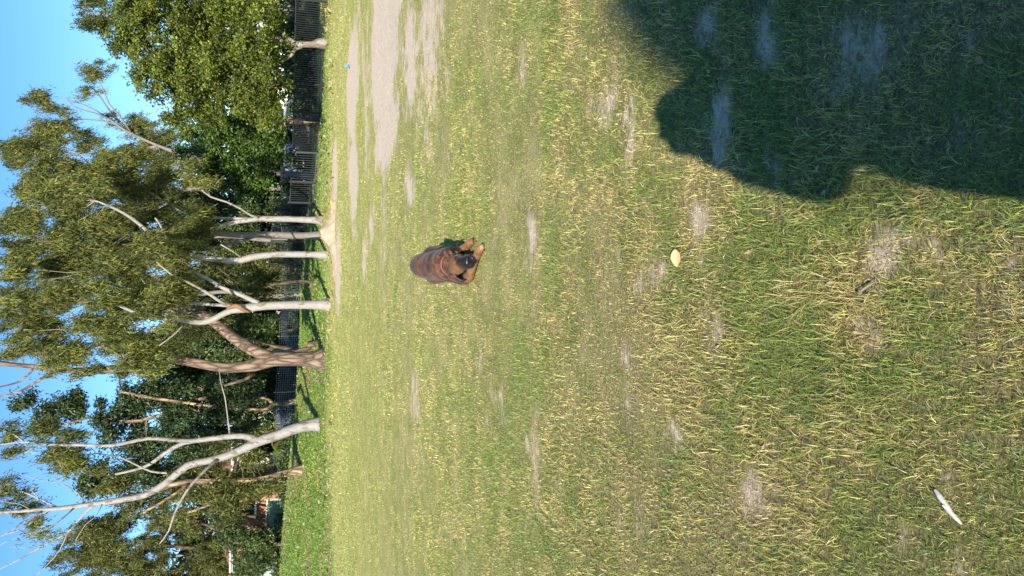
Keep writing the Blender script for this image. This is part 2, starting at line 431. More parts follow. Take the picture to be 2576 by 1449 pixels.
# ================================================================== GRASS
def blades(n, y0, y1, dens_pow, wk, lk, segs, seed, halfk=.40, margin=.7, mode='field'):
    r = np.random.default_rng(seed)
    yy = np.linspace(y0, y1, 400); pdf = (yy * halfk + margin) * yy ** (-dens_pow); cdf = np.cumsum(pdf); cdf /= cdf[-1]
    Y = np.interp(r.random(n), cdf, yy)
    X = (r.random(n) * 2 - 1) * (Y * halfk * 1.03 + margin)
    # tufts: pull blades towards tuft centres
    tx = np.floor(X / .055) * .055; ty = np.floor(Y / .055) * .055
    jx = (vnoise(tx, ty, .0101, 71) * 2.4 - .7) * .055; jy = (vnoise(tx, ty, .0101, 72) * 2.4 - .7) * .055
    k = (.22 * (Y < 9))
    X = X * (1 - k) + (tx + jx) * k + r.normal(0, .006, n) * (k > 0); Y = Y * (1 - k) + (ty + jy) * k + r.normal(0, .006, n) * (k > 0)
    s = sand_mask(X, Y); l = lush(X, Y)
    l = l * (Y > 20)
    keep = r.random(n) > np.clip(sstep(.15, 1.0, s + .35 * (r.random(n) - .5)), 0, .9) * (1 - l)
    if mode == 'field': pass
    keep &= (Y < 47.0)
    X, Y, s, l = X[keep], Y[keep], s[keep], l[keep]
    n = len(X)
    Z = height(X, Y) - .004
    th = r.random(n) * 2 * np.pi
    tall = .5 + .6 * (fbm(X, Y, .7, 29) - .5) ; tall2 = fbm(X, Y, 2.5, 30)
    L = lk * (.55 + .9 * r.random(n) ** 1.6) * (.55 + .9 * sstep(.3, .75, tall)) * (.8 + .5 * tall2) * (1 - .45 * sstep(.05, .3, s))
    near_tall = sstep(3.4, 1.5, Y)
    L = L * (1 + .3 * near_tall) * (1 + .5 * l)
    lean = np.clip(r.normal(.82, .38, n), .05, 1.5)
    W = wk * (.6 + .8 * r.random(n)) * Y ** .85 * (1 + .9 * l)
    d = np.stack([np.cos(th), np.sin(th)], 1)
    side = np.stack([-np.sin(th), np.cos(th), np.zeros(n)], 1)
    tw = r.normal(0, .5, n)
    side[:, 2] = np.sin(tw); side /= np.linalg.norm(side, axis=1)[:, None]
    base = np.stack([X, Y, Z], 1)
    def pt(t):
        a = lean * (.55 + .75 * t)
        h = np.cos(a) * L * t; f = np.sin(a) * L * t
        return base + np.stack([d[:, 0] * f, d[:, 1] * f, h], 1)
    if segs == 2:
        p0 = base; p1 = pt(.5); p2 = pt(1.0)
        w = W[:, None]
        V = np.stack([p0 - side * w * .42, p0 + side * w * .42, p1 - side * w * .5, p1 + side * w * .5, p2], 1).reshape(-1, 3)
        o = np.arange(n)[:, None] * 5
        Fq = np.concatenate([o + np.array([0, 1, 3, 2]), o + np.array([2, 3, 4])], 1).ravel()
        sz = np.tile([4, 3], n); kv = 5
    else:
        w = W[:, None]; p2 = pt(1.0)
        V = np.stack([base - side * w * .6, base + side * w * .6, p2], 1).reshape(-1, 3)
        Fq = np.arange(n * 3); sz = np.full(n, 3); kv = 3
    # colour per blade
    gn = fbm(X, Y, 1.4, 3); gn3 = fbm(X, Y * .5, 4.0, 8); pn = fbm(X, Y, .22, 19, 3)
    pg = np.clip(.64 + .35 * (gn - .5) + .3 * (gn3 - .5) + 1.7 * (pn - .5) - .5 * sstep(.08, .35, s), .06, .93)
    q = r.random(n)
    C = np.empty((n, 3))
    pal_g = np.array([[.15, .22, .045], [.23, .28, .06], [.09, .16, .045], [.34, .34, .075], [.15, .22, .085]])
    pal_d = np.array([[.52, .43, .18], [.60, .52, .29], [.40, .30, .14], [.52, .46, .13], [.27, .185, .10]])
    gi = r.choice(5, n, p=[.3, .26, .18, .18, .08]); di = r.choice(5, n, p=[.28, .10, .22, .26, .14])
    C = np.where((q < pg)[:, None], pal_g[gi], pal_d[di])
    pal_l = np.array([[.16, .26, .045], [.22, .31, .06], [.11, .195, .04], [.30, .33, .10]])
    ld = .12 + sstep(.50, .66, fbm(X, Y, 1.8, 91)) * .6
    C = np.where((r.random(n) < l * (1 - ld))[:, None], pal_l[r.integers(0, 4, n)], C)
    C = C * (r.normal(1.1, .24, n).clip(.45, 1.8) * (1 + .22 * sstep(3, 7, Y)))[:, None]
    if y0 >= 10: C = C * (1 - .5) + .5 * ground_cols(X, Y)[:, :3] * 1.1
    return np_mesh('grass', V, Fq, sz, np.repeat(C, kv, 0))
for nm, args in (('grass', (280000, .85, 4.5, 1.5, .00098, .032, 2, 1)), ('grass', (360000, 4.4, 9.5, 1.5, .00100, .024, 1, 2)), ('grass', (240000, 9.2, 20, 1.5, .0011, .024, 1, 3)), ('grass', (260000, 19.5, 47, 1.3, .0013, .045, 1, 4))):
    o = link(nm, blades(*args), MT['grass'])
    tag(o, kind='stuff')
grass_labels = ['long green and straw grass in the foreground', 'short patchy grass around the dog', 'pale mown grass across the middle of the field', 'bright green herbage below the trees']
for o, l in zip([o for o in col.objects if o.name.startswith('grass')], grass_labels): tag(o, l, 'grass')
# yellow flowers in the herbage
def flowers():
    r = np.random.default_rng(5); V = []; C = []; spots = []
    for (x0, x1, y0, y1, n) in ((745, 840, 1080, 1449, 150), (815, 832, 0, 90, 60), (845, 852, 500, 530, 26), (845, 870, 900, 1080, 26), (800, 840, 560, 780, 26), (770, 810, 1130, 1230, 60), (800, 850, 640, 860, 20)):
        c0 = r.random((max(2, n // 4), 2))
        for k in range(n):
            c = c0[r.integers(len(c0))]
            spots.append((x0 + (x1 - x0) * np.clip(c[0] + r.normal(0, .12), 0, 1), y0 + (y1 - y0) * np.clip(c[1] + r.normal(0, .06), 0, 1)))
    Fq = []
    for x, y in spots:
        p = g(x, y); p = p + np.array([0, 0, .11 + .06 * r.random()])
        a0 = r.random() * 6.28; nrm = np.array([r.normal(0, .4), -.8, .6]); nrm /= np.linalg.norm(nrm)
        u = np.cross(nrm, [0, 0, 1]); u /= np.linalg.norm(u); w = np.cross(nrm, u); R = .011 + .010 * r.random()
        b = len(V); V.append(p - nrm * .012)
        for k in range(8):
            rr = R if k % 2 == 0 else R * .7
            V.append(p + (u * math.cos(a0 + k * .785) + w * math.sin(a0 + k * .785)) * rr)
        for k in range(8): Fq += [b, b + 1 + k, b + 1 + (k + 1) % 8]
    V = np.array(V); return np_mesh('yellow_flowers', V, Fq, np.full(len(Fq) // 3, 3), np.tile([.75, .62, .05], (len(V), 1)))
tag(link('yellow_flowers', flowers(), MT['petal']), 'small yellow flowers dotted through the green herbage', 'flowers', kind='stuff')

def litter():
    r = np.random.default_rng(15); n = 3600
    Y = 26 + 19 * r.random(n) ** .8; X = (r.random(n) * 2 - 1) * .42 * Y
    k = fbm(X, Y, 2.4, 83) + .25 * r.random(n) > .60; X, Y = X[k], Y[k]; n = len(X)
    n2 = 420; Y2 = 1.0 + 8 * r.random(n2); X2 = (r.random(n2) * 2 - 1) * (.42 * Y2 + .4); X = np.concatenate([X, X2]); Y = np.concatenate([Y, Y2])
    near = Y < 15; N_ = len(X); Z = height(X, Y) + np.where(near, .012, .05)
    a = r.random(N_) * 6.283; L = np.where(near, .006 + .012 * r.random(N_), .06 + .10 * r.random(N_)); Wd = L * (.25 + .25 * r.random(N_))
    d = np.stack([np.cos(a), np.sin(a), r.normal(0, .35, N_)], 1); sd = np.stack([-np.sin(a), np.cos(a), r.normal(0, .35, N_)], 1); P = np.stack([X, Y, Z], 1)
    V = np.stack([P - d * L[:, None], P + sd * Wd[:, None], P + d * L[:, None], P - sd * Wd[:, None]], 1).reshape(-1, 3)
    pal = np.array([[.34, .22, .12], [.46, .34, .20], [.22, .13, .07], [.52, .43, .30]]); C = pal[r.integers(0, 4, N_)]
    o = np.arange(N_)[:, None] * 4
    return np_mesh('leaf_litter', V, (o + np.array([0, 1, 2, 0, 2, 3])).ravel(), np.full(N_ * 2, 3), np.repeat(C, 4, 0))
tag(link('leaf_litter', litter(), MT['petal']), 'dry brown leaf litter scattered over grass and under the trees', 'leaf litter', kind='stuff')
# ================================================================== TREES
def leaf_mesh(P, L, W, axis, cols, r, fold=.25, tri=False):
    n = len(P)
    a = axis / np.linalg.norm(axis, axis=1)[:, None]
    q = r.normal(0, 1, (n, 3)); s = np.cross(a, q); s /= np.linalg.norm(s, axis=1)[:, None] + 1e-9
    nn = np.cross(a, s)
    L = L[:, None]; W = W[:, None]
    if tri:
        V = np.stack([P - s * W * .5, P + s * W * .5, P + a * L], 1).reshape(-1, 3)
        return V, np.arange(n * 3), np.full(n, 3), np.repeat(cols, 3, 0)
    m = P + a * L * .42 - nn * W * fold
    V = np.stack([P, m + s * W * .5, P + a * L, m - s * W * .5], 1).reshape(-1, 3)
    o = np.arange(n)[:, None] * 4
    return V, (o + np.array([0, 1, 2, 0, 2, 3])).ravel(), np.full(n * 2, 3), np.repeat(cols, 4, 0)
LEAF = dict(
    gum=dict(tri=True, L=.20, W=.040, droop=1.1, pal=[(.10, .12, .028), (.16, .165, .034), (.06, .08, .024), (.24, .215, .045), (.11, .135, .05), (.24, .15, .055)], p=[.30, .26, .23, .10, .09, .02], mat='leaf', rs=.34, per=130),
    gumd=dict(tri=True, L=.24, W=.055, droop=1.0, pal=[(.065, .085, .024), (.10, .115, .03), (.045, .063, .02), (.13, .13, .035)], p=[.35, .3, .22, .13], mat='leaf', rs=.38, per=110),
    fig=dict(L=.12, W=.075, droop=-.1, pal=[(.09, .12, .015), (.135, .165, .02), (.055, .082, .013), (.185, .20, .027), (.08, .09, .02)], p=[.32, .26, .2, .12, .1], mat='figleaf', rs=.32, per=100),
    figd=dict(L=.16, W=.095, droop=0, pal=[(.05, .10, .016), (.075, .135, .02), (.035, .07, .014), (.10, .15, .025)], p=[.35, .3, .2, .15], mat='figleaf', rs=.38, per=84),
    dark=dict(L=.20, W=.09, droop=.5, pal=[(.03, .055, .018), (.045, .075, .022), (.022, .04, .015), (.075, .10, .03)], p=[.35, .3, .2, .15], mat='darkleaf', rs=.42, per=80),
    olive=dict(tri=True, L=.21, W=.058, droop=.6, pal=[(.10, .115, .03), (.15, .155, .04), (.065, .08, .024), (.20, .19, .055)], p=[.35, .3, .2, .15], mat='leaf', rs=.40, per=120),
    shrub=dict(L=.19, W=.09, droop=.2, pal=[(.05, .08, .022), (.08, .115, .03), (.035, .055, .018), (.14, .17, .035)], p=[.35, .3, .25, .1], mat='darkleaf', rs=.38, per=70),
    back=dict(L=.55, W=.3, droop=.3, pal=[(.03, .05, .018), (.045, .065, .022), (.02, .035, .014), (.06, .08, .026)], p=[.35, .3, .2, .15], mat='darkleaf', rs=.8, per=46),
    lime=dict(L=.16, W=.07, droop=.1, pal=[(.16, .22, .025), (.24, .29, .04), (.10, .16, .025)], p=[.4, .3, .3], mat='figleaf', rs=.34, per=46),
)
NLEAF = [0]
def crown(parent, name, clumps, kind, r, dens=1.0, depthk=1.0):
    """clumps: (centre xyz, radii xyz, fullness). Leaves hang in small sprays through each clump's volume"""
    K = LEAF[kind]; P = []; ctr = []; tone = []
    lob = []
    for c, rad, full in clumps:
        if max(rad) < .5 or kind in ('back', 'fig', 'figd'): lob.append((c, rad, full)); continue
        for k in range(3):
            o = r.normal(0, .46, 3).clip(-.75, .75) * np.array(rad); q = .45 + .35 * r.random(3)
            lob.append((c + o, tuple(np.array(rad) * q), full * (.75 + .7 * r.random())))
    clumps = lob
    for c, rad, full in clumps:
        vol = rad[0] * rad[1] * rad[2]
        ns = max(3, int(full * dens * 3.4 * (rad[0] * rad[2] + rad[0] * rad[1] + rad[1] * rad[2]) / 3 / K['rs'] ** 2))
        q = r.normal(0, 1, (ns, 3)); q /= np.linalg.norm(q, axis=1)[:, None]
        rr = (.30 + .75 * r.random(ns) ** .6)
        bump = .75 + .6 * r.random(ns)
        sc_ = c + q * (rr * np.where(rr > .8, bump, 1))[:, None] * np.array(rad)
        for s_ in sc_:
            m = int(K['per'] * (.5 + r.random()))
            rs = K['rs'] * (.6 + .7 * r.random())
            if kind[:3] == 'gum' or kind == 'olive':
                p = r.normal(0, .5, (m, 3)) * np.array([rs * .62, rs * .62, rs * 1.25]) + s_; p[:, 0] += (p[:, 2] - s_[2]) * -.25
            else: p = r.normal(0, .5, (m, 3)) * np.array([rs, rs, rs * .8]) + s_
            tone.append(np.full(m, float(np.clip(r.normal(1.0, .26), .5, 1.7))))
            P.append(p)
        ctr.append(sc_)
    P = np.concatenate(P); n = len(P); NLEAF[0] += n
    ax = r.normal(0, .62, (n, 3)); ax[:, 2] -= K['droop']
    if kind.startswith('gum'): ax[:, 0] += .18
    L = K['L'] * (.6 + .8 * r.random(n)); W = K['W'] * (.7 + .6 * r.random(n))
    pal = np.array(K['pal']); C = pal[r.choice(len(pal), n, p=K['p'])] * (r.normal(1, .15, n).clip(.6, 1.5) * np.concatenate(tone))[:, None]
    V, Fq, sz, C = leaf_mesh(P, L, W, ax, C, r, tri=K.get('tri', False))
    o = link(name, np_mesh(name, V, Fq, sz, C), MT[K['mat']], parent)
    tag(o, kind='stuff')
    return np.concatenate(ctr)
def limb_pts(pts, Y, dy=0.0, r0=None):
    """pts (x, y, halfwidth px[, depth offset])"""
    out = []; n = len(pts)
    for i, q in enumerate(pts):
        yo = Y + (q[3] if len(q) > 3 else dy * i / max(1, n - 1))
        p = at(q[0], q[1], yo)
        out.append(np.array([*p, q[2] * m_per_px(yo, q[0])]))
    return out
def make_limb(parent, name, pts, mat, n=10, rough=.06, step=.35):
    c = catmull(pts, step)
    mb = MB(); mb.tube([q[:3] for q in c], [max(.006, q[3]) for q in c], n, rough)
    mb.build(name, mat, parent, True)
    return [q for q in c]
def make_twigs(parent, samples, ctr, mat, r, k=1.0, r0=.015):
    mb = MB(); S = np.array([q[:3] for q in samples])
    if len(ctr) > 90: ctr = ctr[r.choice(len(ctr), 90, replace=False)]
    for c in ctr:
        if r.random() > k: continue
        d = np.linalg.norm(S - c, axis=1) + np.maximum(0, S[:, 2] - c[2]) * 1.5
        i = int(np.argmin(d)); a = S[i]
        if d[i] > 2.6 or d[i] < .3: continue
        m1 = a * .6 + c * .4 + r.normal(0, .12, 3) * d[i] * .5; m2 = a * .25 + c * .75 + r.normal(0, .08, 3) * d[i] * .5 + np.array([0, 0, .06 * d[i]])
        rr = r0 * (.5 + .35 * d[i])
        q = catmull([a, m1, m2, c], max(.3, d[i] / 5))
        mb.tube(q, [rr * (1 - .75 * j / (len(q) - 1)) for j in range(len(q))], 4, 0, False)
    if mb.v:
        o = mb.build('twigs', mat, parent, True); tag(o, kind='stuff')
def px_clumps(lst, Y):
    out = []
    for q in lst:
        x, y, rx, ry = q[:4]; dy = q[4] if len(q) > 4 else 0; full = q[5] if len(q) > 5 else 1
        m = m_per_px(Y + dy, x)
        out.append((at(x, y, Y + dy), (ry * m, (rx + ry) / 2 * m * .8, rx * m), full))
    return out
def tree(name, label, cat, base, bark, limbs, clumps, kind, seed, group=None, twk=.6, dens=1.0, twmat=None, flare=1.25, Y=None):
    """base = picture position of the foot, limbs[0] is the trunk; every point (x, y, halfwidth[, depth])"""
    r = np.random.default_rng(seed); random.seed(seed)
    p = g(*base); Y = p[1] if Y is None else Y
    if abs(Y - p[1]) > .01: p = at(base[0], base[1], Y); p[2] = float(height(p[0], Y))
    t = empty(name, p); tag(t, label, cat, group)
    allp = []
    for i, lb in enumerate(limbs):
        pts = limb_pts(lb, Y)
        if i == 0:
            b = pts[0].copy(); b[2] = p[2] - .15; b[3] *= flare * 1.25; pts[0][3] *= 1.06; pts[0][2] = max(pts[0][2], p[2] + .35) if pts[0][2] < p[2] + .2 else pts[0][2]
            pts = [b] + pts
        elif name == 'gum_tree':
            for q in pts[1:]: q[3] *= .82
        allp += make_limb(t, 'trunk' if i == 0 else 'limb', pts, MT[bark], 12 if i == 0 else 9)
    extra = []
    if name == 'gum_tree' and Y < 48:           # leafy sprays along the upper boughs
        up = [q for q in allp if q[2] > p[2] + 4.6 and q[3] < .11]
        for q in up:
            if r.random() < .16: extra.append((q[:3] + np.array([r.normal(0, .25), -.25 - .3 * r.random(), r.normal(-.1, .25)]), (.22 + .2 * r.random(), .2, .25 + .25 * r.random()), .8))
    if clumps:
        for ci, (kd, cl) in enumerate(clumps if isinstance(clumps[0][1], list) else [(kind, clumps)]):
            if name == 'gum_tree' and Y < 48: dens = 1.3
            ctr = crown(t, 'crown', px_clumps(cl, Y) + (extra if label.find('leaning') < 0 else []), kd, r, dens)
            if twk > 0: make_twigs(t, allp, ctr, MT[twmat or 'twig'], r, twk)
    return t
GG = 'pale gums in a row behind the sand mound'
# leaning gum, left of the picture upright
tree('gum_tree', 'leaning pale smooth gum with several long bare limbs at the left of the row', 'tree', (804, 1066), 'gum2', [
    [(795, 1068, 14), (740, 1079, 13.5), (690, 1097, 13), (645, 1112, 12.5), (610, 1130, 10), (570, 1147, 9.5), (520, 1160, 9), (470, 1172, 9), (420, 1213, 8.5), (365, 1245, 8), (300, 1258, 7), (230, 1268, 6.5), (150, 1279, 5.5), (70, 1284, 4.5), (-20, 1292, 3.5)],
    [(655, 1106, 10), (610, 1097, 9.5), (575, 1098, 9), (525, 1104, 8), (480, 1109, 7), (420, 1105, 6, -.4), (370, 1103, 5.5, -.6), (320, 1114, 5.5, -.7), (270, 1121, 5, -.8), (200, 1119, 5, -.8), (140, 1119, 4, -.8), (60, 1112, 3, -.6), (-20, 1122, 2.2, -.4)],
    [(505, 1106, 7), (460, 1115, 6.5, .5), (418, 1138, 6, .9), (380, 1166, 5, 1.2), (340, 1182, 4, 1.4), (290, 1193, 3, 1.5)],
    [(552, 1153, 5), (530, 1170, 4.5, -.5), (500, 1200, 4.5, -.9), (470, 1235, 4, -1.2), (440, 1290, 3.5, -1.4), (425, 1335, 2.5, -1.5), (400, 1370, 1.5, -1.5)],
    [(238, 1268, 4), (205, 1300, 3.5, .5), (170, 1340, 3, .8), (110, 1372, 2.5, 1), (40, 1412, 2, 1), (-20, 1440, 1.5, 1)],
    [(150, 1280, 3), (100, 1255, 2.6, .4), (50, 1235, 2.2, .6), (-10, 1228, 1.8, .8)],
    [(110, 1282, 2.6), (70, 1310, 2.2, -.4), (20, 1340, 1.8, -.6), (-20, 1360, 1.4, -.6)],
    [(420, 1190, 3), (380, 1186, 3, .6), (340, 1168, 2.5, .8), (300, 1150, 2, .8), (240, 1140, 1.5, .9)],
    [(190, 1274, 2.4), (150, 1310, 2, -.5), (105, 1335, 1.6, -.8), (60, 1345, 1.2, -1), (-10, 1375, 1, -1)], [(170, 1340, 1.8, .8), (150, 1385, 1.5, .9), (120, 1420, 1.2, 1), (90, 1449, 1, 1)],
    [(215, 1272, 2), (195, 1240, 1.7, .3), (150, 1215, 1.4, .5), (90, 1205, 1.2, .6), (20, 1180, 1, .7)], [(130, 1281, 2), (95, 1300, 1.6, .3), (60, 1330, 1.3, .5), (10, 1345, 1, .6)], [(80, 1284, 1.8), (50, 1268, 1.4, -.3), (10, 1262, 1.1, -.4), (-20, 1250, 1, -.5)], [(110, 1372, 1.4, 1), (70, 1378, 1.1, 1.2), (20, 1375, .9, 1.3)],
    [(260, 1262, 1.8), (240, 1300, 1.5, -.4), (215, 1320, 1.1, -.5), (190, 1360, .9, -.6)], [(100, 1255, 1.4, .4), (70, 1225, 1.1, .6), (40, 1195, .9, .7)],
    [(60, 1112, 2.4, -.6), (30, 1090, 2, -.4), (-20, 1075, 1.4, -.2)], [(578, 1090, 3), (574, 1060, 2, -.3), (566, 1000, 1.8, -.5), (555, 960, 1.4, -.6), (548, 900, 1, -.6)],
], [(120, 1100, 48, 40, -.7, .8), (165, 1135, 42, 38, -.4, .8), (210, 1150, 36, 36, .2, .7), (90, 1075, 26, 20, -.3, .6), (180, 1095, 34, 28, -.5, .7), (140, 1170, 26, 24, .5, .4), (60, 1300, 30, 40, .5, .14), (100, 1330, 26, 26, 0, .14), (20, 1240, 24, 40, .5, .16), (20, 1100, 22, 40, 0, .2), (240, 1180, 26, 22, .8, .6)], 'gum', 101, GG, .5, 1.0)
# rough barked forked tree
tree('forked_tree', 'stout tree with furrowed pinkish brown bark and a V fork', 'tree', (816, 905), 'rough', [
    [(806, 905, 23), (780, 903, 19), (740, 903, 18), (700, 903, 18), (670, 908, 18), (640, 918, 16), (600, 924, 13), (560, 924, 13), (510, 916, 12), (470, 908, 12), (440, 905, 11), (380, 915, 10), (300, 925, 9), (220, 932, 8), (150, 930, 7), (60, 920, 6), (-20, 912, 5)],
    [(690, 900, 14), (650, 887, 15), (620, 870, 15, .3), (590, 851, 14, .5), (560, 828, 13.5, .7), (530, 805, 12.5, .9), (505, 788, 11, 1), (450, 778, 9, 1.4), (380, 780, 8, 1.8), (300, 778, 8, 2), (230, 760, 6, 2), (160, 745, 4, 2)],
    [(455, 900, 5), (430, 875, 4, .5), (400, 850, 3, .8)], [(150, 930, 4), (100, 955, 3.5, .5), (50, 985, 3, .8), (-10, 1000, 2, 1)], [(170, 930, 3), (120, 900, 2.5, .4), (70, 885, 2, .6)], [(90, 922, 3), (50, 960, 2.5), (-10, 975, 2)],
    [(640, 940, 4), (615, 955, 4, -.3), (590, 962, 3.4, -.5), (565, 970, 2.5, -.7)],
], [(345, 880, 62, 45, -1.5), (350, 925, 55, 45, -1.2), (390, 905, 38, 48, -1.3), (310, 860, 34, 30, -1, .8), (180, 905, 40, 38, -1), (140, 880, 44, 34, -.5), (120, 920, 26, 30, -.5, .8), (200, 870, 36, 34, -.6, .8), (50, 880, 40, 36, 0, .8), (280, 800, 42, 34, .8, .7), (120, 810, 44, 40, 1, .8)], 'gum', 102, None, .5)
# gum with orange scar
tC = tree('gum_tree', 'white gum with a raw orange scar where its trunk forks', 'tree', (832, 767), 'gum', [
    [(822, 767, 12), (780, 767, 11), (740, 767, 10.5), (700, 768, 10.5), (660, 770, 10.5), (630, 774, 11), (600, 778, 10), (580, 782, 8), (555, 793, 7.5), (530, 806, 7.5), (500, 811, 7), (460, 805, 6, -.3), (420, 801, 5.5, -.5), (370, 797, 5, -.7), (330, 782, 4, -.8), (290, 764, 3.4, -.9), (255, 750, 2.5, -1)],
    [(650, 763, 7), (620, 748, 7, .3), (595, 738, 6.5, .5), (560, 724, 6, .7), (520, 700, 5.5, .9), (480, 683, 5, 1), (450, 668, 4, 1.1), (410, 645, 3, 1.2), (360, 625, 2.4, 1.3)],
    [(590, 772, 5), (560, 762, 5, -.3), (530, 742, 4.8, -.5), (500, 724, 4, -.6), (465, 706, 3.5, -.7), (430, 690, 3, -.8), (390, 655, 2.5, -.8), (350, 630, 2, -.8)],
    [(610, 770, 5.5), (560, 768, 5, .6), (500, 764, 5, .8), (450, 760, 4.5, 1), (400, 762, 4, 1.1), (340, 735, 3, 1.2), (290, 705, 2.6, 1.3), (240, 680, 2, 1.3)],
    [(372, 797, 3.4, -.7), (330, 805, 3, -.4), (280, 820, 2.6, -.2), (220, 840, 2, 0)], [(470, 808, 2.5), (440, 840, 2.2, -.3), (400, 870, 1.6, -.5)],
], [(300, 700, 40, 42, .6, .55), (395, 745, 30, 46, -.6, .55), (430, 725, 26, 40, -.6, .5), (350, 770, 34, 34, -.6, .5), (250, 740, 46, 40, .5, .7), (190, 720, 44, 44, 0), (210, 790, 42, 42, -.6), (260, 835, 38, 38, -.3, .8), (120, 750, 52, 48, .3), (60, 720, 44, 50, .5), (40, 800, 36, 46, .8, .8), (340, 650, 34, 34, .8, .5), (455, 665, 28, 30, .8, .45), (420, 660, 22, 24, .6, .5), (300, 655, 40, 32, .8, .6)], 'gum', 103, GG, .45)
sY = tC.location.y
c = catmull([at(628, 786, sY - .2), at(612, 779, sY - .235), at(600, 771, sY - .24), at(588, 770, sY - .2), at(570, 778, sY - .15)], .06)
mb = MB(); mb.tube(c, [.03 + .055 * math.sin(math.pi * i / (len(c) - 1)) for i in range(len(c))], 8, .1); mb.build('bark_scar', MT['scar'], tC, True)
tree('gum_tree', 'white gum with rust stains at its foot beside the sand mound', 'tree', (823, 641), 'gum', [
    [(815, 641, 8.5), (780, 640, 8), (740, 640, 8), (700, 640, 8), (660, 643, 8), (630, 648, 8.5), (605, 655, 8.5), (575, 656, 8), (540, 652, 7), (500, 647, 6.5), (460, 642, 6), (425, 632, 5.5), (400, 605, 5, -.5), (370, 580, 4.5, -.8), (330, 548, 4, -1), (290, 525, 3, -1.2), (240, 505, 2.4, -1.3)],
    [(440, 638, 4), (400, 642, 4, .4), (350, 640, 3.6, .8), (300, 635, 3, 1), (230, 640, 2.4, 1.2)], [(610, 650, 2.6), (585, 632, 2.4, -.4), (555, 615, 2, -.6)], [(430, 634, 3.6), (405, 570, 3, -1), (390, 548, 2.6, -1.1)],
], [(200, 520, 48, 46, -1), (130, 500, 52, 46, -.6), (80, 560, 46, 46, -.2), (150, 590, 46, 46, 0), (230, 600, 42, 42, .3, .8), (60, 640, 46, 44, .5), (120, 660, 46, 44, .6), (250, 540, 40, 36, -.8, .8), (300, 560, 36, 34, -.5, .7), (190, 655, 42, 34, .8, .8), (30, 540, 30, 50, .3, .8)], 'gum', 104, GG, .45)
tree('gum_tree', 'gum with shade darkened bark colour, middle of the three slim trunks by the sand mound', 'tree', (806, 593), 'gumsh', [
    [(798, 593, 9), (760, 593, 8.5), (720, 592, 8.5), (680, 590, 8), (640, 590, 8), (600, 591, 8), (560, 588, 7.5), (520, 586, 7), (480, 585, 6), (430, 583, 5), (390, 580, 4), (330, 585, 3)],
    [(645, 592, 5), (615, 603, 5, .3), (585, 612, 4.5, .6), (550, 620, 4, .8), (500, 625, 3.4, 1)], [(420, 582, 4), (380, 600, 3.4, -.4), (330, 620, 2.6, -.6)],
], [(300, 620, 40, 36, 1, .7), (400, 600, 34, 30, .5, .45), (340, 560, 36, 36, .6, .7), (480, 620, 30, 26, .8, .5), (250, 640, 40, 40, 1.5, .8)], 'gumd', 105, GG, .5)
tree('gum_tree', 'white gum with a low side branch, nearest the black fence', 'tree', (813, 554), 'gum', [
    [(806, 554, 8.5), (770, 553, 8), (730, 551, 8), (690, 551, 7.5), (660, 550, 7.5), (640, 552, 7), (610, 556, 5.5), (570, 564, 5, .3), (530, 578, 4.5, .5), (500, 582, 4, .6)],
    [(655, 548, 4), (630, 541, 3.4, -.3), (605, 525, 3, -.5), (570, 508, 3, -.7), (530, 495, 2.8, -.8), (500, 470, 2.4, -.9), (480, 440, 2, -1), (430, 415, 1.6, -1)],
    [(650, 553, 5), (610, 550, 4.6, .3), (560, 549, 4, .6), (510, 545, 4, .8), (460, 535, 4, .9), (420, 512, 4, 1), (370, 480, 3.6, 1.1), (330, 460, 3.2, 1.2), (290, 440, 2.6, 1.2), (230, 420, 2, 1.2)],
    [(420, 512, 3), (380, 530, 2.6, .6), (330, 520, 2.2, .5), (280, 505, 2, .4)],
], [(505, 560, 38, 36, -.4, .75), (470, 580, 30, 30, -.2, .6), (250, 440, 46, 46, .8), (180, 430, 48, 48, .8), (110, 420, 50, 50, 1), (60, 450, 40, 44, 1), (60, 380, 34, 36, 1.3), (300, 480, 42, 40, .8, .8), (340, 430, 42, 44, 1.4, .85), (400, 470, 36, 40, 1.4, .7), (430, 430, 36, 34, 1.6, .6), (395, 530, 30, 34, .8, .5)], 'gum', 106, GG, .45)
# tall gum behind the fig with a sail of foliage
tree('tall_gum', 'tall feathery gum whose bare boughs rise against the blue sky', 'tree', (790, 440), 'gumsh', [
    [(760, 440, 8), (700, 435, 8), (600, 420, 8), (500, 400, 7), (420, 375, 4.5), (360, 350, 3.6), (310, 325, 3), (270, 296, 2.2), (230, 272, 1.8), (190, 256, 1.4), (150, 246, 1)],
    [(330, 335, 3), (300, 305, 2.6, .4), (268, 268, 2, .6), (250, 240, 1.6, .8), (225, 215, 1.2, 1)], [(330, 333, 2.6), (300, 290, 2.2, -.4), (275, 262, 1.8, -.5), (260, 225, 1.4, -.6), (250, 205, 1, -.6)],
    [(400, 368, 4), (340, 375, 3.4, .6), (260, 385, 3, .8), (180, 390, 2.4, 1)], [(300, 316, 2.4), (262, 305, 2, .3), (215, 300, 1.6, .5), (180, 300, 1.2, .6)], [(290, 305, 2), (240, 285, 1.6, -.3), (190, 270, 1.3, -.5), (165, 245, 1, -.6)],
], [(235, 205, 34, 22, .6, .8), (225, 180, 24, 18, .6, .7), (260, 165, 18, 14, .6, .6), (205, 238, 14, 14, .6, .6), (95, 246, 26, 20, 0, .8), (115, 275, 26, 24, 0, .8), (150, 300, 34, 32, 0, .9), (140, 340, 46, 42, .3), (90, 335, 36, 30, .5, .9), (60, 390, 40, 40, .8), (330, 300, 34, 36, .6, .9), (290, 290, 20, 20, .4, .6), (370, 330, 46, 50, .8), (330, 380, 46, 46, .5), (420, 390, 46, 46, .6), (235, 372, 26, 30, .6, .7), (200, 360, 34, 30, .6, .9), (270, 410, 34, 36, 1, .7)], 'gum', 107, None, .35, Y=46)
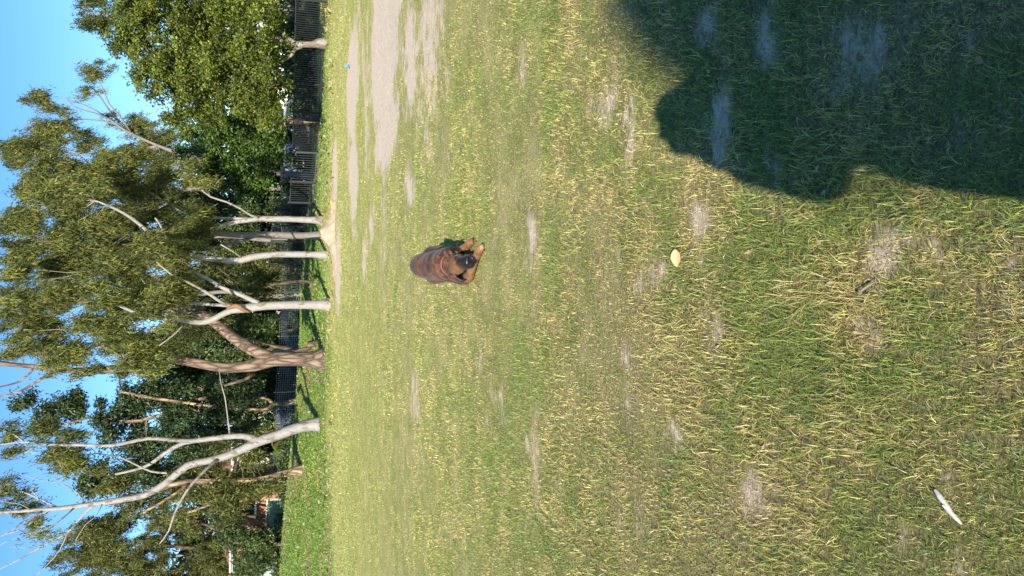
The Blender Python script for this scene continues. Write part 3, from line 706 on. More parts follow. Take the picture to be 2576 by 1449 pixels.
tree('tall_gum', 'distant feathery gum top peeping over the fig on the far right', 'tree', (780, 20), 'gumsh', [
    [(760, 20, 7), (600, 25, 7), (450, 30, 6), (340, 50, 4), (290, 45, 3), (250, 35, 2), (215, 30, 1.4)], [(320, 50, 2.4), (280, 60, 2, .3), (250, 62, 1.5, .4)]],
    [(225, 30, 34, 30, 0, .7), (255, 60, 24, 20, .3, .6), (215, 65, 22, 16, .3, .5), (240, 5, 30, 22, .2, .7), (285, 75, 22, 26, .3, .7)], 'gumd', 108, None, .5, Y=52)
# second rank of gums filling the canopy
BK = 'taller gums standing behind the front row'
for i, (y0, lb, cl) in enumerate([
    (470, 'rear gum whose crown fills behind the trunk nearest the fence', [(80, 440, 70, 60), (180, 470, 70, 60), (280, 450, 70, 60, 0, .9), (380, 480, 60, 60, 0, .8), (450, 520, 60, 60, 0, .9), (340, 540, 60, 50, 1, .9)]),
    (600, 'rear gum whose crown fills behind the rust stained gum', [(60, 580, 60, 60), (160, 560, 70, 60), (260, 580, 70, 60), (350, 620, 60, 60), (440, 600, 60, 60), (200, 660, 60, 50), (90, 680, 60, 50)]),
    (740, 'rear gum whose crown fills behind the scarred gum', [(60, 780, 60, 60), (150, 760, 60, 50), (330, 720, 60, 60), (420, 760, 70, 60), (480, 700, 60, 60), (300, 680, 40, 40), (470, 830, 60, 60), (380, 840, 56, 44)]),
    (880, 'rear gum whose crown fills behind the furrowed tree', [(100, 850, 60, 40, 0, .8), (400, 900, 60, 50), (470, 940, 60, 50), (520, 860, 60, 60), (300, 880, 50, 40, 0, .8), (440, 860, 50, 40)])]):
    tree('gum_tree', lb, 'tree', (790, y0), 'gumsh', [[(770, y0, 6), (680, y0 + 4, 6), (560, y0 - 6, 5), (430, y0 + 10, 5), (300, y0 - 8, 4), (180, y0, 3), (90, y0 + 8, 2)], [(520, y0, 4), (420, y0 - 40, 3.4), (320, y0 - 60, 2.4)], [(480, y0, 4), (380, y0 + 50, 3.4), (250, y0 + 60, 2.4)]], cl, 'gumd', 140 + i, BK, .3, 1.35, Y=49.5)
# the dense fig beside the fence
tree('fig_tree', 'dense bright green fig with a grey forked trunk behind the fence', 'tree', (822, 110), 'grey', [
    [(814, 110, 11), (795, 111, 9), (770, 112, 7.5), (750, 112, 7.5), (735, 108, 7, .3), (710, 100, 7, .8), (640, 90, 6, 1.5), (520, 70, 3, 2)],
    [(760, 116, 6), (742, 124, 5), (735, 136, 4.5, -.2), (720, 148, 4, .2), (690, 160, 4, .6), (620, 190, 2, 1)], [(745, 108, 5), (725, 96, 4, .4), (705, 80, 4, .6), (640, 40, 2, 1.5)],
], [(560, 60, 130, 120, 1.5, 1.25), (430, 60, 120, 110, 1.2, 1.25), (340, 70, 70, 70, 1.2, 1.1), (320, 105, 50, 38, 1.2), (460, 190, 110, 90, .8, 1.25), (580, 200, 110, 100, .5, 1.25), (650, 90, 60, 110, -.6, 1.2), (660, 230, 52, 90, -.4, 1.2), (400, 190, 60, 50, 1, 1.1), (480, 280, 60, 60, .8, 1.1), (330, 30, 40, 60, 1.5), (560, -60, 140, 90, 1), (400, -60, 110, 80, 1.2)], 'fig', 109, None, .05, 1.0)
tree('fig_tree', 'darker green fig with a mottled trunk beside the fence posts', 'tree', (805, 303), 'paper', [
    [(797, 302, 9), (780, 305, 7.5), (760, 306, 7), (740, 305, 7), (720, 300, 7), (680, 310, 6, .4), (600, 330, 3, 1)], [(735, 305, 5), (705, 330, 4.5, .5), (660, 360, 4, .9), (600, 400, 2, 1.2)]],
    [(570, 330, 95, 80, .5, 1.2), (640, 380, 70, 80, 0, 1.2), (560, 420, 75, 60, .8, 1.1), (650, 450, 50, 40, .6, 1.1), (670, 330, 36, 60, -.6, 1.1), (500, 350, 50, 50, 1), (610, 470, 40, 24, .8)], 'figd', 110, None, .1, 1.0)
# dark broadleaf behind the fork
tree('broadleaf_tree', 'dark glossy broadleaf tree with spreading boughs between fork and leaning gum', 'tree', (775, 1012), 'paper', [
    [(765, 1010, 6), (745, 1012, 5.5), (715, 1016, 5.5), (690, 1018, 5), (668, 1030, 4.5), (630, 1030, 4), (560, 1025, 4), (480, 1015, 4), (380, 1000, 4), (300, 985, 3)],
    [(690, 1018, 4), (675, 1005, 3.4, .2), (650, 998, 3, .4), (600, 985, 3, .5)], [(680, 1024, 3.4), (668, 1040, 3, -.3), (650, 1052, 2.2, -.5)], [(520, 1000, 5, .3), (470, 1015, 5, .5), (420, 1040, 4.5, .7), (330, 1060, 4, .9), (240, 1050, 3, 1), (150, 1070, 2, 1)], [(560, 1030, 3), (520, 985, 4, .6), (450, 960, 4, 1)],
], [(130, 1040, 70, 45, 1.2, .75), (200, 1010, 60, 40, 1.2, .8), (260, 1060, 70, 60, 1, .85), (330, 1020, 60, 60, .6, .9), (420, 1010, 70, 70, .5, 1), (500, 1050, 70, 70, .8, 1), (560, 990, 70, 60, .6, 1), (470, 970, 60, 40, .5, 1), (620, 1050, 50, 50, .6, .9), (600, 980, 44, 50, .4, 1), (300, 1120, 60, 50, 1.8, .85), (380, 1150, 60, 50, 2, .9), (250, 1190, 60, 40, 2.2, 1), (60, 1010, 30, 26, 1, .4), (430, 1090, 70, 50, 2, 1), (520, 1130, 60, 50, 2.4, 1), (330, 1200, 60, 50, 2.4, 1), (450, 1200, 70, 50, 2.6, 1), (560, 1090, 50, 40, 2, 1)], 'dark', 111, None, .35, 1.3, Y=44)
tree('flaky_bark_tree', 'leafy tree with flaky yellow brown bark left of the leaning gum', 'tree', (760, 1190), 'paper', [
    [(752, 1184, 11), (730, 1188, 9.5), (705, 1194, 9.5), (680, 1202, 9), (640, 1208, 8), (580, 1210, 7), (520, 1210, 7), (470, 1212, 7), (430, 1220, 6.5), (390, 1235, 6), (340, 1250, 4), (280, 1270, 3)],
    [(480, 1212, 4), (450, 1235, 4, -.4), (420, 1255, 3.4, -.6), (360, 1290, 2.6, -.8)], [(640, 1208, 4), (600, 1240, 4, .5), (540, 1265, 3.4, .8), (470, 1290, 3, 1)]],
    [(600, 1190, 70, 50, .5, .5), (650, 1160, 40, 36, .3, .5), (560, 1150, 60, 36, .8, .5), (480, 1180, 60, 40, .8, .6), (400, 1270, 70, 55, .5, .7), (340, 1250, 50, 40, .6, .6), (640, 1228, 44, 20, -.6, .8), (570, 1285, 14, 44, -.6, 1), (560, 1240, 50, 40, 0, .9), (520, 1240, 60, 40, .6, .7), (300, 1210, 40, 40, .8, .6)], 'olive', 112, None, .6)
tree('olive_leaved_tree', 'big rounded olive green tree at the far left edge', 'tree', (705, 1400), 'brown', [
    [(690, 1402, 8), (670, 1400, 7), (650, 1392, 7), (600, 1390, 6), (500, 1380, 5), (380, 1370, 4)], [(655, 1396, 4), (645, 1412, 4, -.2), (600, 1430, 3, -.3)], [(450, 1290, 4, .4), (420, 1330, 4, .3), (400, 1355, 3, 0)], [(640, 1390, 4), (560, 1340, 3.5, .4), (470, 1300, 3, .5)]],
    [('olive', [(230, 1380, 76, 60, 1), (300, 1330, 70, 56, .8), (300, 1420, 90, 60, .5), (400, 1400, 80, 70, .2), (420, 1330, 60, 40, .4, .7), (200, 1440, 50, 50, 1), (350, 1480, 90, 60, 0), (250, 1330, 50, 40, .6)]), ('olive', [(520, 1390, 70, 70, .2, 1.2), (650, 1425, 34, 40, -1, 1.1), (600, 1440, 50, 40, -1, 1.2), (600, 1400, 44, 56, -.2, .9), (520, 1460, 70, 40, 0, .9), (480, 1320, 40, 36, .4, .5)]), ('lime', [(610, 1350, 16, 40, -.6, .35), (640, 1400, 14, 26, -.4, .3)])], 'olive', 113, None, .4, Y=58)
tree('slim_tree', 'thin leaning brown sapling trunk between the two white gums', 'tree', (791, 709), 'brown', [[(785, 709, 3.4), (755, 708, 3.4), (720, 711, 3.2), (690, 716, 3), (660, 724, 2.6), (620, 742, 2.2), (580, 760, 2)]],
    [(620, 700, 44, 50, .8, .8), (560, 690, 40, 40, 1, .7), (660, 740, 34, 36, .8, .8)], 'olive', 114, None, .4)
tree('bent_tree', 'crooked brown trunk bent over beside the furrowed tree', 'tree', (797, 862), 'brown', [[(790, 864, 6), (780, 872, 6), (768, 880, 6), (750, 880, 5), (720, 876, 4.5), (690, 870, 4), (660, 860, 3.5), (630, 852, 3)], [(700, 872, 3), (670, 880, 3, .3), (630, 882, 2.6, .5)]],
    [(600, 850, 60, 60, .8, .8), (560, 890, 50, 50, 1, .8), (640, 830, 40, 44, .5, .7)], 'shrub', 115, None, .5)
# shrubs and trees closing the back
BG = 'leafy shrubs closing the back of the park'
def shrub(label, base, Y, clumps, kind, seed, name='shrub'):
    return tree(name, label, 'shrub' if name == 'shrub' else 'tree', base, 'brown', [[(base[0] - 14, base[1], 4), (base[0] - 50, base[1] + 4, 3.5), (base[0] - 110, base[1] - 6, 3)]], clumps, kind, seed, BG if name == 'shrub' else None, .12, 1.0, Y=Y)
shrub('dark shrub behind the gum trunks and the tall black fence', (775, 590), 51, [(660, 560, 50, 50, 0), (600, 600, 70, 60, 1), (560, 530, 70, 60, 1.5), (640, 500, 44, 40, 1), (690, 620, 30, 40, 0, .8), (480, 500, 60, 60, 2, .9)], 'shrub', 201)
shrub('greyish shrub with dark gaps between white gum and scarred gum', (760, 700), 50, [(640, 690, 60, 50, 0), (600, 640, 60, 50, 1), (680, 740, 44, 44, 0), (560, 720, 60, 56, 1), (690, 670, 40, 36, -.5, .8), (520, 640, 60, 60, 1.5, .9)], 'olive', 202)
shrub('yellowish green shrub behind the pale street wall', (752, 830), 52, [(660, 820, 44, 50, 0, .8), (600, 840, 60, 56, .5), (560, 790, 60, 56, 1), (690, 860, 26, 36, 0, .6), (640, 880, 44, 40, .5, .8), (520, 850, 56, 60, 1.5)], 'shrub', 203)
shrub('black green shrub in deep shade behind the wire mesh fence', (745, 960), 53, [(670, 950, 44, 60, 0), (620, 930, 60, 50, 1), (680, 1000, 36, 50, 0), (560, 940, 70, 60, 1.5), (690, 920, 30, 30, .4, .8)], 'dark', 204)
shrub('yellow green shrub against the leaning gum base', (742, 1085), 50, [(670, 1075, 26, 28, 0, .9), (650, 1095, 26, 26, .3, .8)], 'lime', 205)
shrub('grey green shrub between the flaky trunk and the brick house', (722, 1230), 50, [(640, 1235, 34, 34, 0, .5), (670, 1220, 26, 40, 0, .6), (600, 1220, 50, 40, 1, .6)], 'olive', 206)
shrub('leafy shrub standing in front of the brick house roof', (715, 1300), 50.2, [(560, 1260, 36, 40, 0, 1.2), (555, 1320, 40, 44, 0, 1.2)], 'shrub', 210)
shrub('rounded green shrub below the big olive tree', (700, 1370), 47, [(650, 1365, 44, 40, 0), (620, 1380, 44, 44, .4), (660, 1400, 34, 34, 0)], 'shrub', 207)
shrub('leafy shrub under the fig at the right edge of the fence', (800, 20), 39, [(770, 20, 26, 34, 0, .8), (740, 0, 40, 50, .6), (720, 60, 34, 40, 1)], 'shrub', 208)
shrub('deep shaded shrub behind the fig trunk', (795, 170), 42, [(760, 180, 38, 60, 0), (730, 130, 30, 60, .5), (760, 60, 38, 60, .4), (740, 230, 30, 44, .5)], 'figd', 209)
def hedge(label, ya, yb, Y, hh, kind, seed):
    a = at(760, ya, Y); b = at(760, yb, Y); n = max(2, int(abs(b[0] - a[0]) / .8)); p = (a + b) / 2; p[2] = float(height(p[0], Y))
    t = empty('hedge', p); tag(t, label, 'hedge', 'dark hedges behind the fences'); r = np.random.default_rng(seed); cl = []
    for k in range(n + 1):
        q = a + (b - a) * k / n; z = float(height(q[0], Y)); cl.append((np.array([q[0], Y + r.normal(0, .2), z + hh * .5]), (.65, .5, hh * (.5 + .2 * r.random())), .9))
        mb = MB(); mb.tube([(q[0], Y, z - .05), (q[0] + .05, Y, z + hh * .35), (q[0] - .04, Y, z + hh * .7)], [.05, .04, .02], 6); mb.build('stem', MT['brown'], t, True)
    crown(t, 'foliage', cl, kind, r)
hedge('dark hedge added for the deep shade behind the waist high fence at right', -20, 235, 40.5, 1.1, 'dark', 401)  # dark foliage added to stand in for deep shade behind the fence
hedge('dark hedge added for the deep shade between the mottled trunk and the slim gums', 240, 560, 46.5, 1.35, 'dark', 402)  # added dark leaves take the place of shade under the trees
hedge('low dark hedge added for the deep shade behind the head high bar fence', 560, 760, 49.5, 1.1, 'dark', 403)  # foliage added for the shaded dark behind the bars
hedge('tall dark hedge across the street at the right end', -120, 330, 61, 3.4, 'back', 406)
hedge('tall dark hedge behind the tan sheet fence', 300, 900, 64.5, 3.6, 'back', 407)
hedge('tall dark hedge behind the charcoal sheet fence', 900, 1130, 63, 3.6, 'back', 408)
hedge('tall dark hedge between the cream house and the brick house', 1208, 1230, 57, 4.2, 'back', 409)
hedge('tall dark hedge hiding the left end of the brick house', 1330, 1400, 49.8, 3.0, 'shrub', 410)
hedge('low dark hedge added to darken the strip between the wire mesh and the street', 770, 1075, 50.8, .95, 'dark', 411)  # added to darken what shows below the parked cars
hedge('dark hedge on the crest left of the leaning gum', 1090, 1235, 48.3, .45, 'shrub', 404)
hedge('dark hedge along the crest under the far left tree', 1350, 1500, 47.6, .3, 'shrub', 405)
for i, (x, y, Y, rx, ry, kd) in enumerate([(600, 560, 66, 120, 110, 'dark'), (560, 760, 68, 120, 120, 'shrub'), (540, 930, 66, 120, 100, 'dark'), (560, 1160, 70, 120, 100, 'olive'), (540, 1330, 68, 140, 110, 'shrub'), (600, 380, 66, 110, 130, 'dark'), (560, 120, 64, 120, 160, 'dark')]):
    lb = ['dark tree crown far behind the slim gums', 'dull green tree far behind the scarred gum', 'dark tree far behind the furrowed fork', 'olive tree far behind the leaning gum', 'dull green tree far behind the brick house', 'dark tree far behind the mottled fig trunk', 'dark tree far behind the bright fig'][i]
    tree('background_tree', lb, 'tree', (735, y), 'brown', [[(730, y, 6), (660, y + 5, 5), (580, y - 5, 4)]], [(x, y, rx, ry, 0, .8), (x + 60, y - 50, rx * .6, ry * .6, -1, .8), (x + 70, y + 60, rx * .55, ry * .6, -1, .8), (x - 80, y + 30, rx * .5, ry * .6, 0, .7)], 'back', 300 + i, 'trees beyond the street', .05, .8, Y=Y)
print('leaves', NLEAF[0])

# ================================================================== FENCES
def instance(name, me, parent, loc, rz=0.0, sc_=None, mat=None):
    o = bpy.data.objects.new(name, me); col.objects.link(o)
    o.parent = parent; o.location = tuple(loc); o.rotation_euler = (0, 0, rz)
    if sc_ is not None: o.scale = sc_
    return o
def unit_box(name, d, mat):
    mb = MB(); mb.box((0, 0, d[2] / 2), d); me = mb.mesh(name); me.materials.append(mat); return me
def rail_between(name, a, b, w, h, mat, parent):
    a = Vector(tuple(map(float, a))); b = Vector(tuple(map(float, b))); d = b - a
    side = Vector((-d.y, d.x, 0)).normalized() * (w / 2); up = Vector((0, 0, h / 2))
    mb = MB(); mb.add([a - side - up, a + side - up, a + side + up, a - side + up, b - side - up, b + side - up, b + side + up, b - side + up],
                      [(0, 3, 2, 1), (4, 5, 6, 7), (0, 1, 5, 4), (1, 2, 6, 5), (2, 3, 7, 6), (3, 0, 4, 7)])
    return mb.build(name, mat, parent, world=False)
BLACKF = plain('dull_black_fence_paint', (.016, .017, .02), .5)
def bar_fence(name, label, pix, H, spacing, rails, picket_w, posts, Y=None, post_w=.065, post_h=None):
    fm = MT['fence'] if Y is None else BLACKF
    P = [g(*q) if Y is None else None for q in pix]
    if Y is not None:
        P = []
        for (x, y), yy in zip(pix, Y):
            p = at(x, y, yy); p[2] = float(height(p[0], yy)); P.append(p)
    t = empty(name, P[0]); tag(t, label, 'fence')
    o0 = P[0]
    pk = unit_box('picket', (picket_w, picket_w, H), fm)
    po = unit_box('post', (post_w, post_w, post_h or H + .06), fm)
    for i in range(len(P) - 1):
        a, b = P[i] - o0, P[i + 1] - o0
        d = b - a; L = math.hypot(d[0], d[1]); n = max(1, int(L / spacing)); rz = math.atan2(d[1], d[0])
        for k in range(n):
            q = a + d * ((k + .5) / n)
            instance('picket', pk, t, q + np.array([0, 0, .06]), rz)
        for rh in rails: rail_between('rail', a + np.array([0, 0, rh]), b + np.array([0, 0, rh]), .03, .04, fm, t)
        if posts[i]: instance('post', po, t, a + np.array([0, 0, -.05]), rz)
    if posts[-1]: instance('post', po, t, P[-1] - o0 + np.array([0, 0, -.05]), rz)
    return t
bar_fence('bar_fence', 'waist high black tubular fence running away on the right', [(833, -90), (826, 5), (820, 110), (815, 215), (811, 285), (808, 305), (803, 385), (799, 460), (796, 512)], 1.16, .1, (.12, 1.2), .019, [1, 1, 1, 1, 1, 1, 1, 1, 1], post_h=1.34)
bar_fence('bar_fence', 'head high black bar fence behind the slim gum trunks', [(793, 508), (792, 570), (791, 608), (790, 660), (790, 735)], 1.86, .1, (.1, .95, 1.9), .022, [1, 1, 1, 1, 1], Y=[45.2, 46, 46.4, 46.6, 47])
# wire mesh fence on the crest
def mesh_fence():
    P = []
    for y in (775, 845, 915, 985, 1062): 
        p = at(750, y, 48.5); p[2] = float(height(p[0], 48.5)); P.append(p)
    t = empty('wire_fence', P[0]); tag(t, 'low grey wire mesh fence along the crest behind the furrowed tree', 'fence'); o0 = P[0]
    po = MB(); po.tube([(0, 0, -.1), (0, 0, 1.35)], .028, 8); po = po.mesh('post'); po.materials.append(MT['galv'])
    for p in P: instance('post', po, t, p - o0)
    for h in np.linspace(.1, 1.25, 10):
        mb = MB(); mb.tube([p - o0 + np.array([0, 0, h]) for p in P], .0065, 4); mb.build('wire', MT['galv'], t, world=False)
    vw = MB(); vw.tube([(0, 0, .1), (0, 0, 1.25)], .005, 3); vw = vw.mesh('upright_wire'); vw.materials.append(MT['galv'])
    for a, b in zip(P[:-1], P[1:]):
        n = int(np.linalg.norm(b - a) / .13)
        for k in range(1, n): instance('upright_wire', vw, t, a + (b - a) * k / n - o0)
mesh_fence()
# sheet fences beyond the street
def sheet_fence(name, label, ya, yb, Y, H, mat, dz=0.0, capmat=None):
    a = at(700, ya, Y); b = at(700, yb, Y); a[2] = float(height(a[0], Y)) + dz; b[2] = float(height(b[0], Y)) + dz
    t = empty(name, a); tag(t, label, 'fence')
    L = abs(b[0] - a[0]); n = max(1, round(L / 2.35)); d = (b - a) / n
    po = unit_box('post', (.06, .07, H + .05), capmat or mat)
    for i in range(n):
        q0 = d * i; q1 = d * (i + 1); mb = MB(); k = 16; w = abs(d[0]); sgn = 1 if d[0] > 0 else -1
        xs = []; 
        for j in range(k + 1):
            xs.append((.04 + (w - .08) * j / k, .018 if (j // 1) % 2 else -.018))
        vs = [(sgn * x_, o_, .02) for x_, o_ in xs] + [(sgn * x_, o_, H) for x_, o_ in xs]
        vs += [(sgn * x_, o_ + .006, .02) for x_, o_ in xs] + [(sgn * x_, o_ + .006, H) for x_, o_ in xs]
        m = k + 1; fs = []
        for j in range(k): fs += [(j, j + 1, m + j + 1, m + j), (2 * m + j + 1, 2 * m + j, 3 * m + j, 3 * m + j + 1), (m + j, m + j + 1, 3 * m + j + 1, 3 * m + j)]
        mb.add([Vector(v) + Vector(tuple(q0)) for v in vs], fs)
        mb.build('panel', mat, t, world=False)
        rail_between('rail', q0 + np.array([0, 0, H]), q1 + np.array([0, 0, H]), .05, .05, capmat or mat, t)
        instance('post', po, t, q0 + np.array([0, -.0, 0]))
    instance('post', po, t, d * n)
    return t
sheet_fence('sheet_fence', 'long tan sheet fence across the street behind the gums', 300, 905, 62, 1.75, MT['tan'])
sheet_fence('sheet_fence', 'green sheet fence in front of the brick house', 1256, 1345, 49.6, 1.35, MT['green'], .1, MT['white'])
sheet_fence('sheet_fence', 'dark sheet fence behind the wire mesh', 900, 1260, 61, 1.9, plain('charcoal_fence_sheet', (.05, .052, .055), .5))

# ================================================================== HOUSES
def brickmat():
    m, nt, b = mat_new('orange_brick')
    tc = N(nt, 'ShaderNodeTexCoord'); mp = N(nt, 'ShaderNodeMapping'); mp.inputs['Rotation'].default_value = (math.pi / 2, 0, 0)
    bt = N(nt, 'ShaderNodeTexBrick'); bt.inputs['Scale'].default_value = 1; bt.inputs['Brick Width'].default_value = .24; bt.inputs['Row Height'].default_value = .086; bt.inputs['Mortar Size'].default_value = .008
    bt.inputs['Color1'].default_value = (.33, .12, .05, 1); bt.inputs['Color2'].default_value = (.42, .18, .08, 1); bt.inputs['Mortar'].default_value = (.4, .34, .27, 1)
    nt.links.new(tc.outputs['Object'], mp.inputs[0]); nt.links.new(mp.outputs[0], bt.inputs['Vector']); nt.links.new(bt.outputs[0], b.inputs['Base Color'])
    b.inputs['Roughness'].default_value = .85
    return m
def house(name, label, ya, yb, Y, wallmat, H, wins, roofh=2.2, dz=0.0, depth=8.0):
    a = at(700, max(ya, yb), Y); b = at(700, min(ya, yb), Y)
    x0, x1 = a[0], b[0]; xm = (x0 + x1) / 2; z0 = float(height(xm, Y)) + dz
    t = empty(name, (xm, Y, z0)); tag(t, label, 'house')
    w = x1 - x0
    # front wall pieces leave real openings for the windows
    def part(nm, c, d, mat, par=t): mb = MB(); mb.box(c, d); return mb.build(nm, mat, par, world=False)
    xs = -w / 2
    for (cx, cz, ww, wh, style) in sorted(wins):
        part('wall', ((xs + cx - ww / 2) / 2, .12, H / 2 - .2), (cx - ww / 2 - xs, .24, H + .4), wallmat)
        part('wall', (cx, .12, (cz - wh / 2) / 2 - .2), (ww, .24, cz - wh / 2 + .4), wallmat)
        part('wall', (cx, .12, (cz + wh / 2 + H) / 2), (ww, .24, H - cz - wh / 2), wallmat)
        xs = cx + ww / 2
        fr = empty('window', (0, 0, 0)); fr.parent = t; fr.location = (cx, .1, cz)
        for dx, dz_, sx, sz in ((0, wh / 2 - .03, ww, .06), (0, -wh / 2 + .03, ww, .06), (-ww / 2 + .03, 0, .06, wh - .12), (ww / 2 - .03, 0, .06, wh - .12), (0, 0, .05, wh - .12)):
            part('frame', (dx, -.02, dz_), (sx, .07, sz), MT['white'], fr)
        for s_ in (-1, 1): part('pane', (s_ * (ww / 4 - .01), .03, 0), (ww / 2 - .1, .012, wh - .13), MT['glass'], fr)
        if style == 'blind':
            for k in range(9): part('slat', (ww / 4 - .01, .075, -wh / 2 + .1 + k * (wh - .2) / 9), (ww / 2 - .12, .02, (wh - .2) / 9 * .7), MT['blind'], fr)
        if style == 'aircon': part('blind', (-ww / 4, .07, 0), (ww / 2 - .12, .02, wh - .16), MT['white'], fr)
        part('sill', (0, -.09, -wh / 2 - .04), (ww + .16, .2, .07), MT['white'], fr)
    part('wall', ((xs + w / 2) / 2, .12, H / 2 - .2), (w / 2 - xs, .24, H + .4), wallmat)
    for s_ in (-1, 1): part('wall', (s_ * (w / 2 - .12), depth / 2 + .13, H / 2 - .2), (.24, depth - .22, H + .4), wallmat)
    part('wall', (0, depth + .14, H / 2 - .2), (w, .24, H + .4), wallmat)
    part('fascia', (0, -.45, H + .06), (w + 1.1, .03, .18), MT['white'])
    part('gutter', (0, -.52, H + .1), (w + 1.1, .1, .1), MT['white'])
    r = MB(); e = w / 2 + .5; d0, d1 = -.44, depth + .7; q = min(e, (d1 - d0) / 2) * .9; dm = (d0 + d1) / 2
    r.add([(-e, d0, H + .05), (e, d0, H + .05), (e, d1, H + .05), (-e, d1, H + .05), (-e + q, dm, H + roofh), (e - q, dm, H + roofh)], [(0, 1, 5, 4), (1, 2, 5), (2, 3, 4, 5), (3, 0, 4), (3, 2, 1, 0)])
    rf = r.build('roof', MT['tile'], t, world=False)
    mb = MB(); mb.tube([(-e + q, dm, H + roofh + .03), (e - q, dm, H + roofh + .03)], .1, 8); mb.build('ridge', MT['tile'], rf, world=False)
    return t
bx_ = (at(700, 1400, 51.5)[0] + at(700, 1235, 51.5)[0]) / 2; bw = at(622, 1282, 51.5)
house('brick_house', 'orange brick house with a white framed window at the far left', 1400, 1235, 51.5, brickmat(), 3.7, [(bw[0] - bx_, bw[2] - float(height(bx_, 51.5)) - .2, .85, 1.0, 'blind')], roofh=1.6, dz=.2)
house('cream_house', 'cream rendered house glimpsed through the leaves left of the leaning gum', 1225, 1110, 64, MT['cream'], 4.6, [(-1.0, 2.8, 1.2, 1.2, 'aircon'), (1.0, 2.9, 1.0, 1.2, 'blind')], dz=.2)
house('cream_house', 'pale house glimpsed between the furrowed tree and the scarred gum', 960, 780, 74, MT['cream'], 3.4, [(-1.6, 1.7, 1.4, 1.2, 'blind'), (1.5, 1.7, 1.4, 1.2, 'blind')])
house('white_house', 'white house glimpsed behind the slim gum trunks', 640, 470, 76, MT['white'], 3.6, [(-1.6, 1.8, 1.4, 1.2, 'aircon'), (1.4, 1.8, 1.2, 1.2, 'blind')])

# ================================================================== CARS
def carpaint(nm, c):
    m = plain(nm, c, .25, .2, .04, 2); m.node_tree.nodes['Principled BSDF'].inputs['Coat Weight'].default_value = .6; return m
def loft_profile(prof, width_fn, name, mat, parent):
    """closed side profile (x,z) swept across the car with a rounded plan"""
    n = len(prof); mb = MB(); ys = [-1, -.93, -.6, 0, .6, .93, 1]
    vs = []
    for yk in ys:
        for (x_, z_) in prof:
            w = width_fn(x_, z_); inset = .05 if abs(yk) == 1 else 0
            cx_ = 0; zz = z_ - (.03 if abs(yk) == 1 else 0) * (1 if z_ > .6 else -1)
            vs.append((x_ * (1 - inset * .3), yk * w, zz))
    fs = []
    for k in range(len(ys) - 1):
        for i in range(n): fs.append((k * n + i, k * n + (i + 1) % n, (k + 1) * n + (i + 1) % n, (k + 1) * n + i))
    fs.append(tuple(range(n - 1, -1, -1))); fs.append(tuple(range((len(ys) - 1) * n, len(ys) * n)))
    mb.add(vs, fs)
    return mb.build(name, mat, parent, True, world=False)
def car(label, x, y, Y, paint, rz=0.0):
    p = at(x, y, Y); p[2] = float(height(p[0], Y)) + .05
    t = empty('parked_car', p, rz); tag(t, label, 'car', 'cars parked along the street')
    body = [(-2.1, .35), (-2.15, .6), (-2.1, .85), (-1.7, .92), (.85, .95), (1.6, .86), (2.05, .72), (2.12, .5), (2.08, .32), (1.7, .25), (-1.7, .25)]
    loft_profile(body, lambda a, b: .87 - .05 * (abs(a) / 2.1) ** 3, 'body', paint, t)
    cab = [(-1.75, .9), (-1.45, 1.28), (-.95, 1.44), (-.1, 1.47), (.35, 1.40), (1.05, .93)]
    loft_profile(cab, lambda a, b: .80 - .16 * max(0, (b - .9) / .55), 'roof', paint, t)
    for s_ in (-1, 1):
        for q in ([(-1.35, .97), (-1.2, 1.24), (-.55, 1.36), (-.5, .97)], [(-.42, .97), (-.45, 1.37), (.2, 1.35), (.72, .99)]):
            mb = MB(); vs = [(a, s_ * (.80 - .16 * max(0, (b - .9) / .55) + .012), b) for a, b in q] + [(a, s_ * (.80 - .16 * max(0, (b - .9) / .55) - .01), b) for a, b in q]
            mb.add(vs, [(0, 1, 2, 3), (7, 6, 5, 4), (0, 4, 5, 1), (1, 5, 6, 2), (2, 6, 7, 3), (3, 7, 4, 0)]); mb.build('window', MT['glass'], t, world=False)
        mb = MB(); mb.box((.7, s_ * .93, 1.0), (.14, .18, .12)); mb.build('mirror', paint, t, world=False)
        mb = MB(); mb.box((2.06, s_ * .6, .66), (.1, .36, .13)); mb.build('headlight', MT['lamp'], t, world=False)
        mb = MB(); mb.box((-2.12, s_ * .65, .75), (.08, .28, .16)); mb.build('tail_light', MT['red'], t, world=False)
        for xx in (-1.3, 1.32):
            wb = MB(); wb.tube([(xx, s_ * .70, .3), (xx, s_ * .72, .3), (xx, s_ * .86, .3), (xx, s_ * .88, .3)], [.28, .31, .31, .28], 18); wh = wb.build('wheel', MT['tyre'], t, True, world=False)
            rb = MB(); rb.tube([(xx, s_ * .86, .3), (xx, s_ * .893, .3)], [.19, .17], 14); rb.build('rim', MT['rim'], wh, world=False)
    for q, nm in (([(.42, 1.385), (1.0, .97)], 'windscreen'), ([(-1.42, 1.28), (-1.7, .95)], 'rear_window')):
        mb = MB(); (a0, b0), (a1, b1) = q; o_ = .022 if nm == 'windscreen' else -.022
        mb.add([(a0 + o_, -.6, b0 + .012), (a0 + o_, .6, b0 + .012), (a1 + o_, .7, b1 + .012), (a1 + o_, -.7, b1 + .012), (a0 - o_, -.6, b0 - .012), (a0 - o_, .6, b0 - .012), (a1 - o_, .7, b1 - .012), (a1 - o_, -.7, b1 - .012)], [(0, 1, 2, 3), (7, 6, 5, 4), (0, 4, 5, 1), (1, 5, 6, 2), (2, 6, 7, 3), (3, 7, 4, 0)])
        mb.build(nm, MT['glass'], t, world=False)
    return t
car('pale silver car at the far left edge beyond the bank', 700, 1445, 54.5, carpaint('silver_car_paint', (.30, .33, .38)), math.pi)
car('light blue car behind the flaky barked trunk', 720, 1158, 54.5, carpaint('light_blue_car_paint', (.30, .40, .58)), math.pi / 2)
car('bright blue car beside the wire mesh fence', 720, 1042, 54.5, carpaint('blue_car_paint', (.05, .12, .30)), math.pi)
